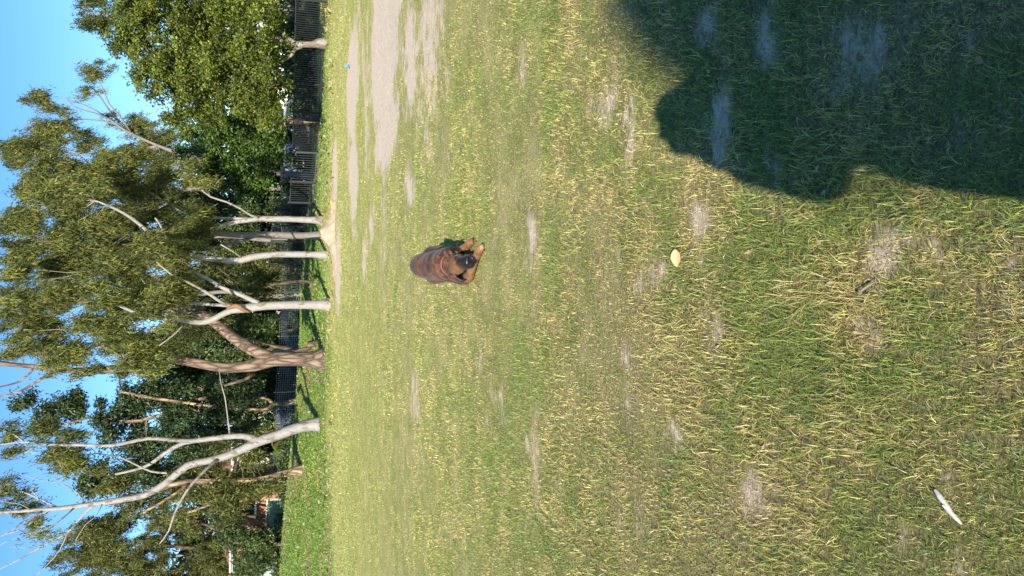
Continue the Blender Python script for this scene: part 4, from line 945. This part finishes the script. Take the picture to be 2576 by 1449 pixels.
car('white car behind the scarred gum trunk', 740, 815, 55, carpaint('white_car_paint', (.42, .44, .46)))
car('grey blue car seen through the fence below the dark fig', 740, 385, 55, carpaint('grey_blue_car_paint', (.14, .17, .24)))
car('white and blue tinted car beside the mottled fig trunk', 740, 318, 56.5, carpaint('ice_car_paint', (.30, .34, .40)), math.pi)
# palm
def palm():
    p = at(715, 1140, 50); p[2] = float(height(p[0], 50)); r = np.random.default_rng(9)
    t = empty('palm', p); tag(t, 'small palm with drooping yellow green fronds left of the leaning gum', 'palm')
    mb = MB(); c = [p + np.array([.02 * k, 0, .3 * k]) for k in range(5)]; mb.tube(c, [.13, .11, .1, .1, .08], 10, .15); mb.build('trunk', MT['brown'], t, True)
    top = c[-1]
    for k in range(15):
        a = k * 2.4 + r.random() * .3; up = .9 - .08 * k; L = 1.3 + .4 * r.random()
        pts = [top + np.array([math.cos(a) * L * s * .9, math.sin(a) * L * s * .9, up * L * s - 1.1 * L * s * s * .8]) for s in np.linspace(0, 1, 9)]
        V = []; Fq = []; C = []
        base_c = np.array([.15, .21, .035]) if k % 3 else np.array([.36, .33, .07])
        for i in range(1, 9):
            d = pts[i] - pts[i - 1]; d /= np.linalg.norm(d); sd = np.cross(d, [0, 0, 1]); sd /= np.linalg.norm(sd) + 1e-6
            for m in range(2):
                q = pts[i - 1] * (1 - m / 2) + pts[i] * m / 2
                for s_ in (-1, 1):
                    ln = .42 * math.sin(math.pi * (i + m / 2) / 10) + .08; tip = q + (sd * s_ * .8 + d * .5 + np.array([0, 0, -.35])) * ln
                    b = len(V); V += [q - d * .02, q + d * .02, tip]; Fq += [b, b + 1, b + 2]; C += [base_c * (.8 + .4 * r.random())] * 3
            b = len(V); w = .012; V += [pts[i - 1] - sd * w, pts[i - 1] + sd * w, pts[i] + sd * w, pts[i] - sd * w]; Fq += [b, b + 1, b + 2, b, b + 2, b + 3]; C += [base_c * .7] * 4
        link('frond', np_mesh('frond', np.array(V), Fq, np.full(len(Fq) // 3, 3), np.array(C)), MT['figleaf'], t)
palm()

# ================================================================== DOG
def capsule(mb, a, b, ra, rb, n=14, sc_=None):
    a = Vector(a); b = Vector(b); d = b - a; L = d.length
    if L < 1e-6: d = Vector((0, 0, 1))
    d.normalize(); u = d.orthogonal().normalized(); v = d.cross(u)
    rings = []
    for k in range(1, 5): t = -math.pi / 2 + k * math.pi / 8; rings.append((a + d * (ra * math.sin(t)), ra * math.cos(t)))
    for k in range(0, 4): t = k * math.pi / 8; rings.append((b + d * (rb * math.sin(t)), rb * math.cos(t)))
    b0 = len(mb.v); mid = (a + b) / 2
    def put(p):
        if sc_: p = Vector((mid.x + (p.x - mid.x) * sc_[0], mid.y + (p.y - mid.y) * sc_[1], mid.z + (p.z - mid.z) * sc_[2]))
        mb.v.append(tuple(p))
    put(a - d * ra)
    for c, r in rings:
        for k in range(n): th = 2 * math.pi * k / n; put(c + u * (r * math.cos(th)) + v * (r * math.sin(th)))
    put(b + d * rb)
    for k in range(n): mb.f.append((b0, b0 + 1 + (k + 1) % n, b0 + 1 + k))
    for i in range(len(rings) - 1):
        for k in range(n): o = b0 + 1 + i * n; mb.f.append((o + k, o + (k + 1) % n, o + n + (k + 1) % n, o + n + k))
    e = b0 + 1 + (len(rings) - 1) * n; tip = len(mb.v) - 1
    for k in range(n): mb.f.append((e + k, e + (k + 1) % n, tip))
def fuse(name, mb, voxel, smooth=6):
    """one continuous skin over the overlapping volumes"""
    o = bpy.data.objects.new('tmp', mb.mesh('tmp')); col.objects.link(o)
    m = o.modifiers.new('r', 'REMESH'); m.mode = 'VOXEL'; m.voxel_size = voxel; m.use_smooth_shade = True
    s = o.modifiers.new('s', 'SMOOTH'); s.factor = .5; s.iterations = smooth
    dg = bpy.context.evaluated_depsgraph_get(); dg.update()
    me = bpy.data.meshes.new_from_object(o.evaluated_get(dg)); me.name = name
    bpy.data.objects.remove(o)
    me.polygons.foreach_set('use_smooth', [True] * len(me.polygons))
    return me
def paint(me, fn):
    n = len(me.vertices); co = np.empty(n * 3, np.float32); me.vertices.foreach_get('co', co); co = co.reshape(-1, 3)
    c = np.ones((n, 4), np.float32); c[:, :3] = fn(co)
    a = me.color_attributes.get('col') or me.color_attributes.new('col', 'FLOAT_COLOR', 'POINT'); a.data.foreach_set('color', c.ravel())
def seg_d(co, a, b):
    a = np.array(a); b = np.array(b); d = b - a; t = np.clip(((co - a) @ d) / (d @ d), 0, 1); return np.linalg.norm(co - a - t[:, None] * d, axis=1)
def coatmat():
    m, nt, b = mat_new('brindle_coat')
    a = N(nt, 'ShaderNodeAttribute', attribute_name='col'); nt.links.new(a.outputs['Color'], b.inputs['Base Color'])
    b.inputs['Roughness'].default_value = .44; b.inputs['Specular IOR Level'].default_value = .22
    b.inputs['Sheen Weight'].default_value = .06
    tc = N(nt, 'ShaderNodeTexCoord'); no = N(nt, 'ShaderNodeTexNoise'); no.inputs['Scale'].default_value = 90; no.inputs['Detail'].default_value = 3
    bp = N(nt, 'ShaderNodeBump'); bp.inputs['Strength'].default_value = .25; bp.inputs['Distance'].default_value = .006
    nt.links.new(tc.outputs['Object'], no.inputs['Vector']); nt.links.new(no.outputs[0], bp.inputs['Height']); nt.links.new(bp.outputs[0], b.inputs['Normal'])
    return m
DX, DY = .20, 6.5
DZ = float(height(DX, DY))
def W(x, y, z): return (DX + x * (.9 if y > 6.3 else 1), y, DZ + z)
COAT = coatmat()
dog = empty('dog', (DX, DY, DZ)); tag(dog, 'brindle brown dog with black muzzle crouched on the grass facing the camera', 'dog')
mb = MB(); cap = lambda a, b, ra, rb, s=None: capsule(mb, W(*a), W(*b), ra, rb, 16, s)
cap((.01, 7.10, .285), (.0, 6.86, .265), .112, .122, (1.0, 1, 1.12))     # rump and loin
cap((.0, 6.90, .255), (.0, 6.60, .215), .125, .138)
cap((.0, 6.66, .20), (.0, 6.44, .18), .14, .135, (1.0, 1, 1.05))          # chest
cap((-.075, 6.50, .215), (-.09, 6.42, .15), .075, .07); cap((.075, 6.50, .215), (.09, 6.42, .15), .075, .07)   # shoulders
cap((.0, 6.46, .215), (-.008, 6.28, .175), .10, .088)                      # neck
cap((-.012, 6.235, .170), (-.008, 6.18, .160), .078, .072, (1.08, 1, .95)) # skull
cap((-.045, 6.20, .150), (-.035, 6.16, .135), .045, .04); cap((.035, 6.20, .150), (.035, 6.16, .135), .045, .04)   # cheeks
cap((.0, 6.15, .150), (.012, 6.05, .112), .050, .042, (1.12, 1, .95))      # muzzle
cap((-.018, 6.09, .098), (-.014, 6.045, .082), .034, .030); cap((.040, 6.09, .098), (.040, 6.045, .082), .034, .030)  # flews
cap((.006, 6.13, .085), (.012, 6.055, .062), .032, .024)                   # jaw
cap((-.030, 6.155, .190), (-.028, 6.145, .186), .018, .016); cap((.030, 6.155, .190), (.030, 6.145, .186), .018, .016)  # brows
cap((.105, 7.0, .22), (.13, 6.84, .16), .092, .068); cap((.13, 6.84, .16), (.14, 6.78, .12), .062, .05)     # thigh, near right of view
cap((.14, 6.80, .12), (.15, 6.98, .06), .046, .034); cap((.17, 6.98, .055), (.188, 6.86, .03), .032, .034); cap((.188, 6.88, .03), (.196, 6.83, .026), .036, .03)
cap((-.09, 7.0, .20), (-.10, 6.86, .13), .085, .06); cap((-.10, 6.86, .12), (-.11, 7.0, .06), .045, .034); cap((-.11, 7.0, .05), (-.12, 6.88, .03), .033, .034)
cap((.10, 6.47, .16), (.125, 6.52, .075), .062, .048); cap((.125, 6.52, .072), (.160, 6.37, .05), .044, .031); cap((.160, 6.37, .046), (.172, 6.29, .032), .031, .034); cap((.172, 6.30, .03), (.184, 6.265, .024), .034, .026)
cap((-.10, 6.45, .16), (-.145, 6.36, .075), .062, .046); cap((-.145, 6.34, .06), (-.10, 6.235, .05), .044, .040); cap((-.115, 6.25, .048), (.045, 6.035, .042), .038, .029); cap((.040, 6.035, .04), (.100, 5.955, .034), .029, .034); cap((.100, 5.955, .032), (.122, 5.93, .024), .035, .027)
for k in range(4):  # toes
    cap((.092 + .015 * k, 5.925 + .010 * k, .022), (.097 + .016 * k, 5.912 + .011 * k, .016), .0145, .013)
    cap((.160 + .014 * k, 6.262 + .004 * k, .022), (.164 + .015 * k, 6.25 + .005 * k, .016), .0135, .012)
    cap((.168 + .018 * k, 6.83 - .002 * k, .02), (.170 + .019 * k, 6.81, .014), .0125, .0105)
body = fuse('body', mb, .0095, 5)
def coat(co):
    x, y, z = co[:, 0] - DX, co[:, 1], co[:, 2] - DZ
    # brindle: dark tiger streaks running down the flanks over orange brown
    down = np.abs(x) * 1.1 + (.42 - z) * .7
    wob = fbm(x + 3, y + 9, .06, 3, 3)
    st = fbm(y * 1.0 + wob * .05, down * .34 + np.sign(x) * 3 + 5, .024, 12, 3)
    bl = fbm(y + 2, x * 1.2 + z + 7, .09, 31, 3)
    k = np.clip(sstep(.38, .62, st) * .75 + (bl - .40) * 1.2, 0, 1)[:, None]
    org = np.array([.165, .072, .026]); drk = np.array([.048, .024, .013])
    c = org * (1 - k) + drk * k
    spine = (sstep(.07, .0, np.abs(x)) * sstep(.26, .34, z) * .5 * (y > 6.5))[:, None]
    c = c * (1 - spine) + drk * spine
    legs = np.minimum(np.minimum(seg_d(co, W(-.115, 6.25, .048), W(.14, 5.93, .03)), seg_d(co, W(.125, 6.52, .07), W(.2, 6.27, .03))), seg_d(co, W(.165, 6.8, .1), W(.19, 6.83, .02)))
    kl = sstep(.065, .035, legs)[:, None]; c = c * (1 - kl * .75) + np.array([.24, .12, .055]) * (kl * .75) * (1 - .35 * k)
    toes = np.minimum(seg_d(co, W(.12, 5.9, .015), W(.2, 5.93, .015)), seg_d(co, W(.165, 6.81, .015), W(.23, 6.81, .015)))
    kt = sstep(.028, .012, toes)[:, None] * .45; c = c * (1 - kt) + np.array([.48, .36, .26]) * kt
    face = sstep(.075, .05, np.linalg.norm((co - np.array(W(-.03, 6.17, .165))) * [1, 1, 1], axis=1))[:, None]
    c = c * (1 - face * .5) + np.array([.22, .11, .045]) * face * .5
    mz = sstep(.070, .052, seg_d(co, W(.008, 6.105, .120), W(.014, 6.03, .09)) + .02 * (fbm(x, y, .03, 6) - .5))[:, None]
    lids = np.minimum(np.linalg.norm(co - np.array(W(.039, 6.142, .176)), axis=1), np.linalg.norm(co - np.array(W(-.035, 6.142, .176)), axis=1))
    mz = np.maximum(mz, sstep(.026, .014, lids)[:, None] * .85)
    c = c * (1 - mz) + np.array([.011, .010, .010]) * mz
    return c
paint(body, coat)
link('body', body, COAT, dog)
def fur(me, n, seed):
    r = np.random.default_rng(seed); nv = len(me.vertices)
    co = np.empty(nv * 3, np.float32); me.vertices.foreach_get('co', co); co = co.reshape(-1, 3); no = np.empty(nv * 3, np.float32); me.vertices.foreach_get('normal', no); no = no.reshape(-1, 3)
    cl = np.empty(nv * 4, np.float32); me.color_attributes['col'].data.foreach_get('color', cl); cl = cl.reshape(-1, 4)[:, :3]
    i = r.integers(0, nv, n); P = co[i] + r.normal(0, .003, (n, 3)); nn = no[i]; P = P - nn * .001
    flow = np.tile([0., 1., -.35], (n, 1)) + r.normal(0, .45, (n, 3)); flow -= nn * (flow * nn).sum(1)[:, None]; flow /= np.linalg.norm(flow, axis=1)[:, None] + 1e-6
    a = flow * .97 + nn * .16; sd = np.cross(a, nn); sd /= np.linalg.norm(sd, axis=1)[:, None] + 1e-6
    L = (.009 + .007 * r.random(n))[:, None]; Wd = (.0012 + .0012 * r.random(n))[:, None]
    V = np.stack([P - sd * Wd, P + sd * Wd, P + a * L], 1).reshape(-1, 3)
    C = cl[i] * r.normal(1.05, .28, n).clip(.4, 1.9)[:, None]
    return np_mesh('fur', V, np.arange(n * 3), np.full(n, 3), np.repeat(C, 3, 0))
tag(link('fur', fur(body, 20000, 4), COAT, dog), kind='stuff')
BLACK = plain('black_nose_skin', (.012, .011, .011), .28); EYE = plain('dark_eye', (.02, .011, .006), .08, spec=.9); PINK = plain('pink_collar_webbing', (.24, .08, .09), .6, 0, .3, 60)
nb = MB(); capsule(nb, W(-.002, 6.012, .118), W(.030, 6.012, .118), .017, .017, 12, (1, .8, .85)); nb.build('nose', BLACK, dog, True)
for s_ in (-1, 1):
    eb = MB(); capsule(eb, W(.002 + s_ * .037, 6.138, .179), W(.002 + s_ * .037, 6.136, .1785), .0125, .0125, 12); eb.build('eye', EYE, dog, True)
# ears: folded flaps with thickness
def ear(side):
    rows = []
    if side > 0: ctrl = [((.048, 6.235, .225), (.078, 6.20, .200)), ((.075, 6.255, .262), (.115, 6.215, .215)), ((.080, 6.29, .278), (.135, 6.245, .215)), ((.075, 6.33, .284), (.125, 6.275, .215)), ((.080, 6.36, .276), (.098, 6.34, .250))]
    else: ctrl = [((-.062, 6.245, .215), (-.088, 6.19, .185)), ((-.090, 6.26, .220), (-.118, 6.185, .170)), ((-.120, 6.265, .200), (-.136, 6.18, .140)), ((-.142, 6.25, .165), (-.146, 6.175, .112)), ((-.148, 6.225, .125), (-.142, 6.18, .098))]
    mb = MB(); n = 5
    for (a, b) in ctrl:
        A, B = Vector(W(*a)), Vector(W(*b))
        for k in range(n):
            t = k / (n - 1); p = A.lerp(B, t) + Vector((side * .012, 0, .014)) * math.sin(math.pi * t); rows.append(p)
    vs = rows + [p + Vector((-side * .010, .004, -.010)) for p in rows]; m = len(rows); fs = []; R = len(ctrl)
    for i in range(R - 1):
        for k in range(n - 1):
            a = i * n + k; fs.append((a, a + 1, a + n + 1, a + n)); fs.append((m + a + n, m + a + n + 1, m + a + 1, m + a))
    for i in range(R - 1):
        a = i * n; fs.append((a, a + n, m + a + n, m + a)); b = i * n + n - 1; fs.append((b + n, b, m + b, m + b + n))
    for k in range(n - 1):
        fs.append((k + 1, k, m + k, m + k + 1)); q = (R - 1) * n + k; fs.append((q, q + 1, m + q + 1, m + q))
    me = bpy.data.meshes.new('ear'); me.from_pydata(vs, [], fs); me.update()
    bm = bmesh.new(); bm.from_mesh(me); bmesh.ops.subdivide_edges(bm, edges=bm.edges, cuts=1, use_grid_fill=True, smooth=.6); bmesh.ops.recalc_face_normals(bm, faces=bm.faces); bm.to_mesh(me); bm.free()
    me.polygons.foreach_set('use_smooth', [True] * len(me.polygons))
    paint(me, lambda co: np.where((fbm(co[:, 0], co[:, 1], .03, 3) > .55)[:, None], np.array([.10, .045, .022]), np.array([.03, .017, .012])))
    link('ear', me, COAT, dog)
ear(1); ear(-1)
# collar: a band round the neck
cb = MB(); nn_ = 28; c0 = Vector(W(-.004, 6.315, .185)); ax = (Vector(W(-.008, 6.28, .175)) - Vector(W(0, 6.46, .215))).normalized(); u = Vector((1, 0, 0)); u = (u - ax * u.dot(ax)).normalized(); v = ax.cross(u)
for k in range(nn_):
    th = 2 * math.pi * k / nn_
    for (off, r) in ((-.012, .093), (.012, .0915), (.012, .0955), (-.012, .097)): cb.v.append(tuple(c0 + ax * off + u * (r * math.cos(th)) + v * (r * math.sin(th))))
for k in range(nn_):
    for j in range(4): cb.f.append((k * 4 + j, k * 4 + (j + 1) % 4, ((k + 1) % nn_) * 4 + (j + 1) % 4, ((k + 1) % nn_) * 4 + j))
collar = cb.build('collar', PINK, dog, True)
tagm = MB(); tagm.tube([W(.094, 6.27, .15), W(.098, 6.266, .147)], .013, 14); tagm.build('name_tag', plain('steel_tag', (.6, .58, .58), .25, .9), dog)

# ================================================================== SMALL THINGS ON THE GRASS
def curved_leaf(name, label, x, y, L, Wd, ang, c, z=.03, curl=.25, cat='leaf'):
    p = g(x, y); p[2] += z; mb = MB(); n = 9; m = 5; rows = []
    R = Matrix.Rotation(ang, 3, 'Z') @ Matrix.Rotation(-.6 if L > .05 else -.2, 3, 'X')
    for i in range(n):
        t = i / (n - 1); w = Wd * math.sin(math.pi * (t * .92 + .04)) ** .8 * (1 - .25 * t)
        for k in range(m):
            s = k / (m - 1) * 2 - 1
            q = Vector((L * (t - .5), s * w / 2, curl * L * (t - .5) ** 2 * 1.3 + .2 * abs(s) * w))
            rows.append(R @ q + Vector(tuple(p)))
    vs = rows + [q + Vector((0, 0, -.0012)) for q in rows]; M_ = len(rows); fs = []
    for i in range(n - 1):
        for k in range(m - 1): a = i * m + k; fs += [(a, a + 1, a + m + 1, a + m), (M_ + a + m, M_ + a + m + 1, M_ + a + 1, M_ + a)]
    t = empty(name, p); tag(t, label, cat)
    mb.add(vs, fs); mb.build('blade', plain(name + '_' + str(x), c, .6, 0, .18, 60), t, True)
    st = MB(); e = [R @ Vector((-L * .5, 0, .25 * curl * L)) + Vector(tuple(p)), R @ Vector((-L * .62, .002, .004)) + Vector(tuple(p)), R @ Vector((-L * .74, .006, -.006)) + Vector(tuple(p))]
    st.tube(e, [.0013, .0012, .001], 6); st.build('stem', MT['twig'], t, True)
curved_leaf('fallen_leaf', 'single large tan leaf lying on the grass below the dog', 1722, 650, .070, .046, math.radians(-165), (.56, .36, .17), .032, .12)
curved_leaf('fallen_leaf', 'small orange leaf in the photographer shadow near the bottom corner', 2478, 152, .026, .02, 1.0, (.40, .19, .07), .012)
curved_leaf('fallen_leaf', 'pale yellow leaf in the photographer shadow', 2085, 485, .022, .014, 2.0, (.45, .35, .15), .012)
def stick(name, label, pts, rad, mat, cat='stick'):
    P = []
    for x, y, dz in pts: p = g(x, y); p[2] += dz; P.append(p)
    t = empty(name, P[0]); tag(t, label, cat)
    c = catmull(P, .012); mb = MB(); n = len(c)
    mb.tube(c, [rad * (.75 + .3 * math.sin(3 * i / n + .5) ) * (1 - .35 * i / n) * (.55 if i in (0, n - 1) else 1) for i in range(n)], 11, .2); mb.build('shaft', mat, t, False)
    k = MB(); k.tube([c[n // 2] + np.array([0, 0, rad * .6]), c[n // 2] + np.array([.006, .004, rad * 1.5])], [rad * .5, rad * .3], 7); k.build('knot', mat, t, True)
stick('bleached_stick', 'short bleached white stick in the long grass at lower left', [(2362, 1232, .009), (2385, 1262, .010), (2405, 1290, .009), (2425, 1318, .006)], .0075, plain('bleached_wood', (.46, .44, .40), .7, 0, .1, 40))
stick('dry_twig', 'thin dark twig beside the bare sand patch', [(2208, 712, .012), (2190, 728, .02), (2170, 748, .012)], .0035, MT['twig'])
stick('fallen_branch', 'dry fallen branch lying beside the furrowed trunk', [(806, 942, .06), (800, 952, .08), (790, 962, .1)], .03, MT['twig'], 'branch')
# crumpled blue wrapper
p = g(881, 168); r = np.random.default_rng(3); V = []; n = 9
for i in range(n):
    for j in range(n): V.append((p[0] + (i / (n - 1) - .5) * .09 + r.normal(0, .006), p[1] + (j / (n - 1) - .5) * .10 + r.normal(0, .006), p[2] + .03 + .05 * abs(r.normal()) * math.sin(math.pi * i / (n - 1))))
fs = [(i * n + j, i * n + j + 1, (i + 1) * n + j + 1, (i + 1) * n + j) for i in range(n - 1) for j in range(n - 1)]
mb = MB(); mb.add(V, fs); mb.add([(v[0], v[1], v[2] - .004) for v in V], [f[::-1] for f in fs])
tag(mb.build('plastic_wrapper', plain('blue_plastic', (.05, .25, .75), .3), None), 'crumpled bright blue plastic wrapper on the sand patch at right', 'litter')

# ================================================================== PHOTOGRAPHER (stands behind the lens, seen by the shadow)
PX, PY = .03, -.28
PZ = float(height(PX, PY))
def H(x, y, z): return (PX + x, PY + y, PZ + z * .965)
SKIN = plain('skin', (.50, .30, .21), .5, 0, .06, 20); JKT = plain('navy_jacket_cloth', (.04, .05, .08), .85, 0, .2, 30, .2); TRS = plain('dark_trouser_cloth', (.05, .05, .055), .9, 0, .2, 30, .2)
per = empty('person', (PX, PY, PZ)); tag(per, 'person in dark jacket holding up a phone, whose shadow falls on the grass', 'person')
mb = MB(); cap = lambda a, b, ra, rb, s=None: capsule(mb, H(*a), H(*b), ra, rb, 16, s)
cap((0, .0, 1.60), (0, .012, 1.615), .088, .086, (.92, 1.08, 1.22)); cap((0, .03, 1.53), (0, .035, 1.525), .058, .052); cap((0, -.005, 1.40), (0, .01, 1.52), .068, .060)
cap((0, .1, 1.60), (0, .116, 1.585), .010, .014)                            # nose
for s_ in (-1, 1): cap((s_ * .085, -.005, 1.60), (s_ * .088, -.01, 1.575), .016, .012, (.6, 1, 1.3))
cap((-.10, 0, 1.32), (.10, 0, 1.32), .085, .085); cap((0, 0, 1.28), (0, 0, 1.0), .135, .12, (1.12, .85, 1)); cap((-.05, 0, .95), (.05, 0, .95), .125, .125)
HANDS = {-1: (-.092, .255, 1.495), 1: (.032, .255, 1.495)}; ELB = {-1: (-.20, .03, 1.17), 1: (.22, .04, 1.16)}
for s_ in (-1, 1):
    sh = (s_ * .19, 0, 1.36); cap(sh, ELB[s_], .056, .045); cap(ELB[s_], tuple(HANDS[s_][i] + (ELB[s_][i] - HANDS[s_][i]) * .16 for i in range(3)), .044, .027)
    cap((s_ * .085, 0, .92), (s_ * .10, .02, .50), .092, .06); cap((s_ * .10, .02, .50), (s_ * .105, -.02, .10), .058, .040); cap((s_ * .105, -.02, .06), (s_ * .12, .13, .04), .045, .036)
bodym = fuse('body', mb, .012, 4); link('body', bodym, SKIN, per)
for s_ in (-1, 1):       # hands wrapped round the phone's long edges
    hb = MB(); hx, hy, hz = HANDS[s_]
    c2 = lambda a, b, ra, rb: capsule(hb, H(*a), H(*b), ra, rb, 10)
    e = ELB[s_]; wr = tuple(HANDS[s_][i] + (e[i] - HANDS[s_][i]) * .2 for i in range(3))
    c2(wr, (hx + s_ * .010, hy - .02, hz - .045), .025, .026); c2((hx + s_ * .008, hy - .015, hz - .05), (hx + s_ * .010, hy - .005, hz + .01), .026, .024)
    for k, ln in enumerate((.036, .042, .040, .032)):
        z_ = hz + .022 - k * .021; a = (hx + s_ * .012, hy + .008, z_); m_ = (hx + s_ * .004, hy + .030, z_ + .002); t_ = (hx - s_ * (ln - .014), hy + .0345, z_ + .004)
        c2(a, m_, .0095, .009); c2(m_, t_, .0088, .0075)
    c2((hx + s_ * .004, hy - .02, hz - .02), (hx - s_ * .012, hy - .012, hz + .02), .012, .010); c2((hx - s_ * .012, hy - .012, hz + .02), (hx - s_ * .022, hy - .004, hz + .042), .0095, .008)
    link('hand', fuse('hand', hb, .0045, 3), SKIN, per)
jb = MB(); cj = lambda a, b, ra, rb, s=None: capsule(jb, H(*a), H(*b), ra, rb, 16, s)
cj((-.11, 0, 1.33), (.11, 0, 1.33), .10, .10); cj((0, 0, 1.27), (0, 0, .93), .145, .135, (1.08, .9, 1)); cj((0, -.01, 1.42), (0, -.005, 1.44), .075, .07); cj((-.06, -.02, 1.50), (.05, -.02, 1.53), .10, .10)  # last capsule is hood bulk added to fill a hole in the shadow
for s_ in (-1, 1): cj((s_ * .17, 0, 1.36), ELB[s_], .085, .068); cj(ELB[s_], tuple(HANDS[s_][i] + (ELB[s_][i] - HANDS[s_][i]) * .3 for i in range(3)), .066, .046)
link('jacket', fuse('jacket', jb, .014, 4), JKT, per)
kb = MB(); capsule(kb, H(-.05, .06, 1.37), H(.05, .06, 1.37), .075, .075, 14); capsule(kb, H(-.10, .03, 1.44), H(-.03, .09, 1.42), .06, .06, 14); link('shadow_fill_scarf', fuse('shadow_fill_scarf', kb, .012, 3), plain('shadow_fill_scarf_wool', (.12, .12, .13), .95, 0, .2, 60, .3), per)  # scarf shape added to close the lit gap in the cast shadow
tb = MB(); cj = lambda a, b, ra, rb, s=None: capsule(tb, H(*a), H(*b), ra, rb, 16, s)
cj((-.05, 0, .95), (.05, 0, .95), .138, .138)
for s_ in (-1, 1): cj((s_ * .088, 0, .92), (s_ * .10, .02, .50), .104, .075); cj((s_ * .10, .02, .50), (s_ * .105, -.015, .12), .072, .06)
link('trousers', fuse('trousers', tb, .014, 4), TRS, per)
hb = MB(); capsule(hb, H(0, -.022, 1.635), H(0, -.01, 1.645), .096, .094, 16, (.93, 1.05, 1.0)); capsule(hb, H(0, -.05, 1.42), H(0, -.045, 1.60), .11, .095, 14); capsule(hb, H(-.10, .0, 1.42), H(-.06, .0, 1.6), .065, .06, 12); capsule(hb, H(.07, .0, 1.42), H(.05, .0, 1.6), .06, .06, 12); capsule(hb, H(-.09, .01, 1.5), H(-.085, .02, 1.63), .065, .06, 12)  # side volumes added so the head's shadow stays solid
link('hair', fuse('hair', hb, .012, 2), plain('brown_hair', (.06, .035, .02), .6, 0, .3, 80), per)
for s_ in (-1, 1):
    fb = MB(); capsule(fb, H(s_ * .105, -.03, .05), H(s_ * .125, .15, .04), .052, .046, 14, (1, 1, .9)); link('shoe', fuse('shoe', fb, .01, 2), plain('dark_shoe', (.03, .03, .03), .6), per)
# phone: the lens at its upper back corner is the camera itself
ph = empty('phone', (0, -.012, CAM_H)); tag(ph, 'dark phone held up in both hands by the photographer', 'phone')
Rp = Matrix.Rotation(-PITCH, 3, 'X')
def phpart(nm, c, d, mat, bev):
    bm = bmesh.new(); bmesh.ops.create_cube(bm, size=1); bmesh.ops.scale(bm, vec=d, verts=bm.verts); bmesh.ops.bevel(bm, geom=[e for e in bm.edges], offset=bev, segments=2, affect='EDGES', profile=.5)
    for v in bm.verts: v.co = Rp @ (v.co + Vector(c))
    me = bpy.data.meshes.new(nm); bm.to_mesh(me); bm.free(); o = link(nm, me, mat, ph, False); return o
phpart('case', (0, -.008, -.05), (.072, .009, .147), plain('phone_case', (.02, .02, .025), .4), .003)
phpart('screen', (0, -.0133, -.05), (.066, .001, .140), MT['glass'], .0003)
phpart('lens', (0, -.0015, 0), (.014, .004, .014), MT['glass'], .0015)
# unseen tree added some way behind so its crown throws the soft right-hand shade
def back_tree():
    top = 10.4; bx, by = 1.52 - .433 * 9.6, 2.34 - 1.948 * 9.6
    z0 = float(height(bx, by)); t = empty('added_shade_tree', (bx, by, z0)); tag(t, 'unseen tall dense tree added behind the photographer to shade the right of the foreground', 'tree')
    mb = MB(); mb.tube([(bx, by, z0 - .1), (bx, by, 3), (bx + .1, by, 6), (bx, by, 9)], [.28, .22, .15, .05], 10, .1); mb.build('trunk', MT['brown'], t, True)
    r = np.random.default_rng(77); n = 26000
    zz = 1.2 + (9.75 - 1.2) * r.random(n); wid = .93 * np.where(zz > 9.4, np.sqrt(np.clip(1 - ((zz - 9.4) / .42) ** 2, .02, 1)), 1) * (.9 + .1 * np.sin(zz * 1.7))
    a = r.random(n) * 6.283; q = np.sqrt(r.random(n)); P = np.stack([bx + np.cos(a) * q * wid, by + np.sin(a) * q * wid * .9, z0 + zz], 1)
    ax = r.normal(0, .6, (n, 3)); ax[:, 2] += .5
    pal = np.array([[.05, .09, .03], [.07, .12, .035], [.035, .06, .025]]); C = pal[r.integers(0, 3, n)]
    V, Fq, sz, C = leaf_mesh(P, .26 + .15 * r.random(n), .13 + .06 * r.random(n), ax, C, r)
    tag(link('crown', np_mesh('crown', V, Fq, sz, C), MT['darkleaf'], t), kind='stuff')
back_tree()
tris = sum(sum(len(p.vertices) - 2 for p in me.polygons) if len(me.polygons) < 5000 else len(me.loops) - 2 * len(me.polygons) for me in bpy.data.meshes)
print('tris', tris, 'objects', len(bpy.data.objects))
